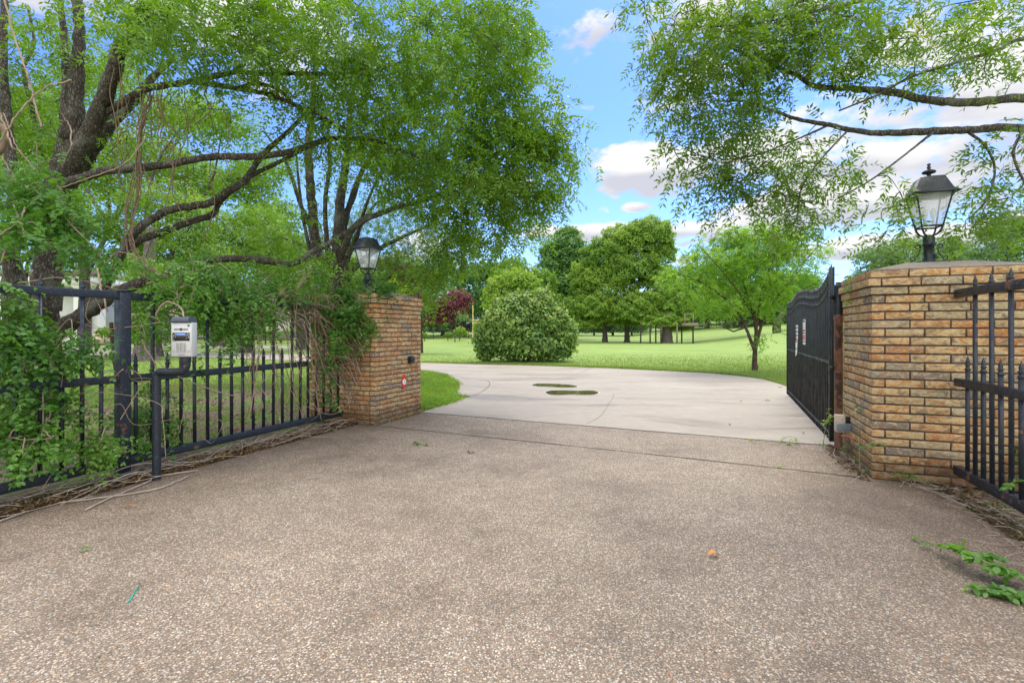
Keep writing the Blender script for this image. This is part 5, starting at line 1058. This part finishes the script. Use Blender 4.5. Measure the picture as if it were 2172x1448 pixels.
def dead_vines():
    t = thing('dead_vines', 'tangle of bare brown vine stems drooping over the fence by the left pier', 'dead vines', P(650, 850, 6.4)*np.array([1,1,0])); m = MB(); m2 = MB()
    for i in range(70):
        x0 = R.uniform(540, 700); y0 = R.uniform(625, 680); d0 = fence_depth(x0)-R.uniform(.03, .3); L_ = R.uniform(60, 220); dx = R.uniform(-40, 190)
        x1 = min(x0+dx*.6, 745); x2 = min(x0+dx, 765); d1 = fence_depth(x1)-R.uniform(.05, .35); d2 = fence_depth(min(x2, 730))-R.uniform(.08, .4)
        if x2 > 733: d2 = min(d2, 6.75)
        if x1 > 733: d1 = min(d1, 6.8)
        pts = [P(x0, y0, d0), P((x0+x1)/2, y0-R.uniform(0, 25)+L_*.15, (d0+d1)/2-.05), P(x1, y0+L_*.5, d1), P(x2, y0+L_, d2)]
        ln = smooth_line(pts, 8); ln += np.cumsum(R.normal(0, .006, ln.shape), 0); (m if i % 2 else m2).tube(ln, R.uniform(.003, .0055), 5)
    m.build('stems', M['stemb'], t); m2.build('stems', M['stem'], t)
    t = thing('twining_vines', 'thin bare vines twisted round the pickets of the left fence', 'dead vines', L(4, -4.88)); m = MB()
    for px in (366, 398, 430, 470, 520, 553, 590, 633, 345, 180, 100, 268, 690):
        d = fence_depth(px); zt = R.uniform(.8, 1.6); z0 = R.uniform(.12, .5); x, y = P(px, 702, d)[:2]; a = np.linspace(0, R.uniform(10, 22), 50); r = .022
        m.tube(np.stack([x+r*np.cos(a)+.006*np.sin(a*.3), y+r*np.sin(a), np.linspace(z0, zt, 50)], 1), R.uniform(.003, .006), 5)
    for i in range(46):
        px = R.uniform(90, 700); d = fence_depth(px)+R.normal(0, .06); a = P(px, 702, d); a[2] = R.uniform(.1, 1.5); q = [a]
        for k in range(4): q.append(q[-1]+np.array([R.normal(.0, .16), R.normal(.02, .12), R.normal(-.05, .14)])); q[-1][2] = max(q[-1][2], .03)
        m.tube(smooth_line(q, 6), R.uniform(.002, .0045), 5)
    m.build('stems', M['stem'], t)
    t = thing('ground_runners', 'pale dry runners matted along the foot of the left fence', 'dead vines', L(4, -4.7)); m = MB()
    for i in range(85):
        u = R.uniform(1.2, 6.0); v = R.uniform(-4.95, -4.55)-.03*(R.uniform() < .3); q = []; ln = R.uniform(.25, 1.1); a = R.normal(0, .35)
        for k in range(5): s = k/4; q.append(L(u+ln*s*math.cos(a), v+ln*s*math.sin(a)*.5+R.normal(0, .03), .012+abs(R.normal(0, .03))+.05*math.sin(s*3.1)*R.uniform()))
        m.tube(smooth_line(q, 5), R.choice([.002, .0025, .003, .005]), 5)
    for q in ([(0,1108),(60,1085),(90,1060),(105,1030),(180,985),(230,960)], [(115,1070),(200,1060),(330,1040),(400,1012)], [(100,1000),(200,975),(240,960),(330,935)], [(345,1010),(380,1005),(420,1000)], [(180,1085),(230,1060),(300,1030),(340,1010)]):
        ln = smooth_line([G(a, b)+np.array([0, 0, .012]) for a, b in q], 8); ln += np.c_[R.normal(0, .004, (len(ln), 2)), np.zeros(len(ln))]; m.tube(ln, .0065, 6)
    m.build('stems', M['stemp'], t)
    t = thing('dry_runner', 'thin pale runner trailing along the foot of the right pier', 'dead vines', G(1800, 960)); m = MB()
    for q in ([(1772,950),(1768,965),(1780,975),(1815,978),(1845,1000),(1880,1005),(1930,1030),(1990,1050),(2060,1080),(2120,1110),(2185,1150)], [(1830,985),(1860,1008),(1920,1020),(1960,1038),(2010,1040)], [(1910,1036),(1935,1010),(1945,1008)], [(1930,1036),(1950,1016),(1980,1005)], [(1800,975),(1850,1000),(1900,1015),(1960,1028),(2060,1058),(2172,1120)]):
        ln = smooth_line([G(a, b)+np.array([0, 0, .012]) for a, b in q], 8); ln += np.c_[R.normal(0, .004, (len(ln), 2)), np.abs(R.normal(0, .004, len(ln)))]; m.tube(ln, .0038, 5)
    for i in range(60):
        u = R.uniform(3.4, 5.25) if i < 40 else R.uniform(5.3, 6.4); v = R.uniform(1.72, 2.1) if i < 40 else R.uniform(1.27, 1.36); q = [L(u, v, .01)]
        for k in range(4): q.append(q[-1]+np.array([R.normal(.0, .09), R.normal(0, .09), 0])); q[-1][2] = .01+abs(R.normal(0, .02))
        m.tube(smooth_line(q, 4), .002, 4)
    m.build('stems', M['stemp'], t)
    # braided hanging vines from the limb
    t = thing('hanging_vines', 'braided brown vines hanging in a thick rope from the tree limb', 'hanging vines', P(300, 850, 6.4)*np.array([1,1,0])); m = MB()
    path = smooth_line([P(*q) for q in [(320,195,6.6),(308,240,6.5),(300,300,6.4),(292,360,6.35),(285,420,6.3),(280,480,6.2),(290,540,6.1),(330,585,5.9),(400,605,5.6)]], 10)
    for i in range(7):
        ph = R.uniform(0, 6.28); a = np.linspace(0, R.uniform(8, 18), len(path))+ph; r = R.uniform(.01, .05)
        m.tube(path+np.stack([r*np.cos(a), r*np.sin(a), 0*a], 1)+np.cumsum(R.normal(0, .004, path.shape), 0), R.uniform(.004, .0085), 5)
    for i in range(26):
        x = R.uniform(240, 480); y = R.uniform(120, 220); d = R.uniform(6.2, 6.8); q = [P(x, y, d)]; ln = R.uniform(80, 300)
        for k in range(1, 5): q.append(P(x+R.normal(0, 12)+R.choice([0, 18*k*.4]), y+ln*k/4, d))
        m.tube(smooth_line(q, 6), R.uniform(.003, .007), 5)
    m.build('strands', M['stemb'], t)
    t = thing('hanging_vines', 'loose tan vine stems looping at the top left corner of the picture', 'hanging vines', P(40, 850, 5.5)*np.array([1,1,0])); m = MB()
    for q in ([(10,0),(30,80),(55,150),(70,200),(88,270)], [(0,300),(40,240),(90,190),(150,170)], [(0,440),(60,410),(80,370),(78,300)], [(0,500),(40,470),(55,440)], [(0,560),(18,520),(50,500),(52,480)], [(130,350),(150,310),(148,270),(130,240)], [(125,400),(180,380),(260,350),(310,290)], [(180,520),(195,480),(170,450),(130,445)], [(0,330),(20,360),(45,400),(60,420)], [(0,240),(15,280),(25,310),(48,330)], [(8,240),(30,300),(50,330),(75,360)], [(205,570),(215,610),(228,660)], [(40,600),(120,590),(200,600),(330,640)], [(330,670),(350,640),(380,650),(392,672)], [(300,720),(340,790),(360,780)]):
        d = R.uniform(4.6, 5.6); 
        if q[0][0] > 200: d = 4.5
        ln = smooth_line([P(a, b, d+R.normal(0, .05)) for a, b in q], 8); ln += R.normal(0, .004, ln.shape); m.tube(ln, R.uniform(.005, .009), 6)
    ring = []
    m.build('strands', M['stem'], t)
    m = MB(); s = smooth_line([P(236,684,5.1), P(240,740,5.1), P(247,800,5.1), P(252,860,5.1), G(255,905)], 5); m.tube(s, .017, 7, lump=.15); o = m.build('dead_sapling', M['bark3'], smooth=True); tag(o, 'thick dead brown sapling standing behind the fence left of the post', 'sapling')
    m = MB(); b = P(-20, 300, 5.6); a = np.linspace(0, 6.28, 24); m.tube(np.stack([b[0]+.16*np.cos(a), b[1]+.05*np.sin(a), b[2]+.22*np.sin(a)], 1), .03, 7, lump=.15); o = m.build('vine_knot', M['stemb'], smooth=True); tag(o, 'thick knotted vine loop at the left edge', 'vine')
dead_vines()

# ================================================================== SMALL PLANTS, LITTER, GRASS
def sprig_plant(name, label, cat, stems, n, ll, lw, mat, tone=.6, stem_m='stem', pairs=1, shape=HX, up=.35):
    t = thing(name, label, cat, np.array(stems[0][0])*np.array([1,1,1])); m = MB(); c = MB()
    for s in stems:
        ln = smooth_line(s, 6); m.tube(ln, np.linspace(.0035, .0015, len(ln)), 5); k = R.integers(1, len(ln), n)
        p = ln[k]+R.normal(0, .006, (n, 3)); ax = R.normal(0, 1, (n, 3)); ax[:, 2] = ax[:, 2]*.3+up*.3
        sprigs(c, p, ax, .03, pairs, ll, lw, tone+R.normal(0, .1, n), shape, True, .7)
    m.build('stem', M[stem_m], t); c.build('leaves', GRN[mat], t); return t
z_ = np.array([0, 0, 1.0])
def small():
    g = lambda x, y, z=.03: G(x, y, z)
    sprig_plant('vine_shoot', 'long green vine shoot reaching over the drive from the right edge', 'vine', [[g(2200,1262,.02), g(2150,1215,.06), g(2090,1190,.10), g(2040,1165,.08), g(1990,1155,.05), g(1952,1140,.04)], [g(2090,1190,.1), g(2060,1175,.1), g(2020,1160,.1)], [g(2150,1215,.06), g(2120,1200,.1), g(2100,1170,.12)]], 18, .052, .036, 'vine', .8)
    sprig_plant('vine_shoot', 'low flat vine shoot lying on the drive at the right edge', 'vine', [[g(2200,1262,.03), g(2140,1255,.03), g(2100,1250,.03), g(2060,1248,.02)], [g(2200,1270,.03), g(2150,1262,.03), g(2110,1256,.02)]], 20, .05, .030, 'vine', .6)
    sprig_plant('vine_shoot', 'leaf sprig poking between the pickets at the right edge', 'vine', [[P(2185,1020,3.3), P(2160,1020,3.3), P(2130,1028,3.3)]], 8, .05, .028, 'vine', .6)
    sprig_plant('weed', 'weeds growing in the expansion joint before the gate', 'weed', [[g(1585,930,.01), g(1610,936,.03), g(1640,938,.02)], [g(1650,940,.0), g(1672,925,.06), g(1690,932,.05)], [g(1670,940,.0), g(1680,930,.10)]], 9, .03, .015, 'crape', .8)
    sprig_plant('weed', 'bright weed climbing the lowest gate bars', 'weed', [[P(1745,930,5.5)*np.array([1,1,0])+z_*.02, P(1752,900,5.5), P(1758,880,5.5), P(1752,865,5.5)], [P(1745,900,5.5), P(1760,885,5.5)]], 12, .032, .018, 'crape', .8)
    sprig_plant('weed', 'small weeds by the hinge post and timber block', 'weed', [[P(1795,948,5.2)*np.array([1,1,0])+z_*.02, P(1795,935,5.15), P(1800,925,5.15)], [P(1788,890,5.3), P(1795,868,5.3)]], 12, .03, .02, 'vine', .6)
    q = lambda px, py: L(5.275, 1.40+(px-1850)/242, H-(py-HY)*4.4/F)
    sprig_plant('climbing_plant', 'thin young climber on the corner of the right pier', 'climber', [[L(5.5,1.33,.0), L(5.55,1.335,.2), L(5.50,1.335,.38), L(5.62,1.33,.55), L(5.6,1.335,.62)], [L(5.5,1.33,.18), L(5.30,1.32,.28), L(5.26,1.40,.34), L(5.26,1.44,.30)]], 10, .034, .026, 'vine', .5)
    sprig_plant('fern', 'little fern tuft at the base of the right pier', 'fern', [[L(5.26,1.60,.02), L(5.24,1.56,.08), L(5.22,1.52,.07)], [L(5.26,1.62,.02), L(5.24,1.66,.08), L(5.2,1.70,.05)], [L(5.26,1.61,.02), L(5.24,1.61,.10)]], 9, .03, .012, 'vine', .7)
    sprig_plant('weed', 'green weeds behind the right fence against the pier', 'weed', [[L(5.25,2.42,.05), L(5.2,2.36+.1*i*0, .25+.04*i), L(5.1+.03*i, 2.35+.05*i, .38+.03*i)] for i in range(5)], 14, .045, .03, 'vine', .2)
    sprig_plant('weed', 'flat green weed sprawled on the drive near the left pier', 'weed', [[g(875,942,.005), g(890,940,.015), g(908,945,.008)], [g(888,945,.005), g(880,936,.015)]], 14, .026, .016, 'vine', .35)
    sprig_plant('weed', 'small brownish weed left of centre on the drive', 'weed', [[g(990,957,.005), g(998,959,.01), g(1006,960,.005)]], 10, .018, .014, 'litter', .5)
    sprig_plant('weed', 'tiny weed in the near joint before the right pier', 'weed', [[g(1648,992,.0), g(1652,988,.02), g(1658,990,.02)]], 6, .02, .01, 'crape', .8)
    sprig_plant('weed', 'sparse weeds at the foot of the left pier', 'weed', [[L(6.0+.25*i,-4.28,.01), L(6.0+.25*i,-4.26,.05), L(6.03+.25*i,-4.24,.07)] for i in range(4)], 6, .025, .012, 'crape', .7)
    # fallen things
    def leaf(name, label, px, py, ln, w, mat, rot, tone=.6, curl=.015):
        c = G(px, py, 0); m = MB(); k = 7; vv = []; 
        for i in range(k):
            s = i/(k-1); ww = w*math.sin(math.pi*min(.97, s*.9+.06))**.8*(1+.25*math.sin(i*2.6)); zz = .006+curl*math.sin(s*3.1)
            for sg in (-1, 0, 1): x = (s-.5)*ln; y = sg*ww/2; vv.append((c[0]+x*math.cos(rot)-y*math.sin(rot), c[1]+x*math.sin(rot)+y*math.cos(rot), zz+(abs(sg)*.006)))
        f = [[3*i+j, 3*i+j+1, 3*i+j+4, 3*i+j+3] for i in range(k-1) for j in range(2)]; m.add(vv, f, tone); o = m.build(name, mat, None); tag(o, label, 'leaf'); return o
    leaf('fallen_leaf', 'curled orange leaf lying alone on the near drive, right of centre', 1513, 1180, .066, .042, M['orange'], .1, curl=.022)
    leaf('fallen_leaf', 'thin orange leaf on the drive below the pedestal', 276, 1077, .07, .012, M['orange'], .4)
    leaf('fallen_leaf', 'small green leaf on the near drive at lower left', 183, 1168, .06, .022, GRN['vine'], .5)
    leaf('fallen_leaf', 'tiny yellow-green leaf on the drive right of the pedestal', 404, 1043, .02, .015, GRN['crape'], .3)
    leaf('fallen_leaf', 'tiny yellow leaf beside the low vine shoot', 2046, 1258, .03, .008, GRN['crape'], .1, .95)
    for i, (x, y, lab) in enumerate([(1628,850,'brown leaf scrap on the concrete near the gate'), (1655,822,'brown leaf scrap at the lawn edge by the gate'), (1572,852,'lone brown leaf in the middle of the concrete right of the puddles'), (1548,902,'dark leaf scrap on the concrete near the joint'), (1704,920,'dark leaf scrap beside the gate bottom')]):
        leaf('fallen_leaf', lab, x, y, .10 if i < 2 else .05, .05 if i < 2 else .025, GRN['litter'], .3*i, .4)
    a, b = G(272, 1279), G(296, 1242); m = MB(); m.box(((a[0]+b[0])/2, (a[1]+b[1])/2, .005), (np.linalg.norm(b-a), .007, .004), math.atan2(b[1]-a[1], b[0]-a[0])); o = m.build('plastic_strip', M['teal']); tag(o, 'teal plastic strip lying on the near drive at lower left', 'litter')
    # litter (uncountable)
    m = MB(); n = 11000; u = R.uniform(.8, 6.0, n); v = -4.60-np.abs(R.normal(0, .16, n)); p = np.array([L(a, b, .01+abs(R.normal(0, .012))) for a, b in zip(u, v)])
    leaves(m, p, np.tile([0, 0, 1.0], (n, 1)), .045, .35, R.beta(1.5, 2.5, n), RH, .5)
    n = 2600; u = R.uniform(1.5, 5.25, n); v = 1.80+np.abs(R.normal(0, .13, n)); p = np.array([L(a, b, .008+abs(R.normal(0, .010))) for a, b in zip(u, v)]); leaves(m, p, np.tile([0, 0, 1.0], (n, 1)), .040, .35, R.beta(1.3, 3.5, n), RH, .5)
    n = 500; u = R.uniform(5.2, 6.7, n); v = 1.34-np.abs(R.normal(0, .06, n)); p = np.array([L(a, b, .008) for a, b in zip(u, v)]); leaves(m, p, np.tile([0, 0, 1.0], (n, 1)), .035, .4, R.beta(1.3, 3, n), RH, .5)
    n = 3500; x = R.uniform(-9, -2.3, n); y = R.uniform(5.5, 12.5, n); ok = (.93*x-.367*y < -5.1); p = np.stack([x, y, 0*x+.0], 1)[ok]; leaves(m, p, np.tile([0, 0, 1.0], (len(p), 1)), .06, .4, R.beta(1.3, 2.4, len(p)), RH, .4)
    n = 260; p = np.array([G(a, b, 0)+z_*.006 for a, b in zip(R.uniform(150, 2100, n), R.uniform(890, 1400, n))]); vv = .93*p[:, 0]-.367*p[:, 1]; p = p[(vv > -4.7) & (vv < 1.8)]; leaves(m, p, np.tile([0, 0, 1.0], (len(p), 1)), .014, .4, R.beta(1.3, 3, len(p)), RH, .2)
    o = m.build('leaf_litter', GRN['litter']); tag(o, 'dry leaf litter along the fences and on the shaded soil', kind='stuff')
    # loose ground cover in the shade
    m = MB(); n = 1500; x = R.uniform(-11, -2.2, n); y = R.uniform(5.2, 14, n); ok = (.93*x-.367*y < -5.1); p = np.stack([x, y, 0*x+.0], 1)[ok]; tn = .45+.2*np.sin(p[:, 0]*3)
    k = np.sin(p[:, 0]*1.7+1)*np.cos(p[:, 1]*1.3) > -.35; p = p[k]; q = np.repeat(p, 5, 0)+R.normal(0, .05, (len(p)*5, 3))*np.array([1, 1, 0]); ax = R.normal(0, 1, q.shape); ax[:, 2] = .9
    sprigs(m, q, ax, .07, 2, .028, .018, .5+R.normal(0, .1, len(q)), HX, False)
    q = np.array([G(a, b) for a, b in zip(R.uniform(893, 985, 2600), R.uniform(790, 868, 2600))]); lim = np.interp(q[:, 1], [7.9, 8.6, 9.5, 10.2, 11.5, 12.5, 14, 16.5], [-1.45, -1.25, -.95, -1.15, -1.22, -1.3, -1.75, -2.9]); q = q[(q[:, 0] < lim) & (np.sin(q[:, 0]*5+q[:, 1]*1.5)*np.cos(q[:, 1]*2.7) > -.5)]
    q[:, 2] = .02; ax = R.normal(0, 1, q.shape); ax[:, 2] = .8; sprigs(m, q, ax, .09, 2, .035, .022, .75+R.normal(0, .1, len(q)), HX, False); o = m.build('ground_cover', GRN['far']); tag(o, 'low green ground cover growing in the shaded soil', kind='stuff')
    # grass
    def blades(m, p, h, w, tone):
        n = len(p); a = R.uniform(0, 6.28, n); dx = np.stack([np.cos(a), np.sin(a), 0*a], 1); h = h*R.uniform(.5, 1.2, n); ln = R.normal(0, .35, (n, 2))*h[:, None]
        tip = p+np.c_[ln, h]; v = np.stack([p-dx*w, p+dx*w, tip], 1).reshape(-1, 3); m.add(v, np.arange(3*n).reshape(-1, 3), np.repeat(tone, 3))
    m = MB()
    island = [(895,872),(936,860),(974,848),(996,841),(979,838),(957,835),(974,823),(975,817),(967,807),(948,794),(921,789),(893,786),(840,782),(800,790),(800,850)]
    ip = np.array([G(*q)[:2] for q in island])
    def inside(pt, pg):
        c = np.zeros(len(pt), bool); j = len(pg)-1
        for i in range(len(pg)):
            xi, yi = pg[i]; xj, yj = pg[j]; cond = ((yi > pt[:, 1]) != (yj > pt[:, 1])) & (pt[:, 0] < (xj-xi)*(pt[:, 1]-yi)/(yj-yi+1e-12)+xi); c ^= cond; j = i
        return c
    n = 60000; q = np.c_[R.uniform(ip[:, 0].min(), ip[:, 0].max(), n), R.uniform(ip[:, 1].min(), ip[:, 1].max(), n)]; q = q[inside(q, ip)]; q = q[(np.sin(q[:, 0]*4.1+q[:, 1]*2)*np.cos(q[:, 1]*3.3-q[:, 0]) > -.45)]
    blades(m, np.c_[q, 0*q[:, 0]-.015], .075, .006, .55+R.normal(0, .12, len(q))+.15*np.sin(q[:, 0]*3)*np.cos(q[:, 1]*2.5))
    # far lawn fringe along the drive edge
    e = smooth_line([G(*q) for q in [(893,768.5),(1000,771.5),(1100,773.5),(1200,777),(1300,780.5),(1360,783.5),(1500,790.5),(1570,796.5),(1620,803.5),(1665,816.5),(1700,828.5),(1760,849),(1800,870)]], 30)
    n = 60000; k = R.integers(0, len(e)-1, n); s = R.uniform(0, 1, (n, 1)); p = e[k]*(1-s)+e[k+1]*s; away = np.abs(R.normal(0, .6, n))*(R.uniform(0, 1, n)); tdir = unit(e[k+1]-e[k]); nr = np.stack([-tdir[:, 1], tdir[:, 0], 0*away], 1); p = p+nr*(away[:, None]-.03); p[:, 2] = terr(p[:, 0], p[:, 1])-.02
    blades(m, p, .075, .007, .52+R.normal(0, .12, n))
    n = 110000; d = 11.5*(30/11.5)**R.uniform(0, 1, n); px = R.uniform(880, 1790, n); x = (px-CX)/F*d; q = np.c_[x, d]
    pl = PLAZA
    q = q[~inside(q, pl) & (R.uniform(0, 1, len(q)) < np.clip((30-q[:, 1])/12, 0, 1)) & ((.93*q[:, 0]-.367*q[:, 1] < 1.5) | (.367*q[:, 0]+.93*q[:, 1] > 7))]; blades(m, np.c_[q, terr(q[:, 0], q[:, 1])-.02], .06, .008, .5+R.normal(0, .12, len(q)))
    n = 90000; d = 9.0*(30/9)**R.uniform(0, 1, n); px = R.uniform(-60, 740, n); x = (px-CX)/F*d; q = np.c_[x, d]; q = q[~inside(q, pl) & (.93*q[:, 0]-.367*q[:, 1] < -5.2)]; q = q[np.sin(q[:, 0]*1.1+2)*np.cos(q[:, 1]*.9)+ (q[:, 1]-10.5)*.35 > -.3]
    blades(m, np.c_[q, 0*q[:, 0]-.018], .065, .007, .45+R.normal(0, .12, len(q)))
    o = m.build('grass', GRN['grass']); tag(o, 'mown green grass blades on the lawn and the drive island', kind='stuff')
small()
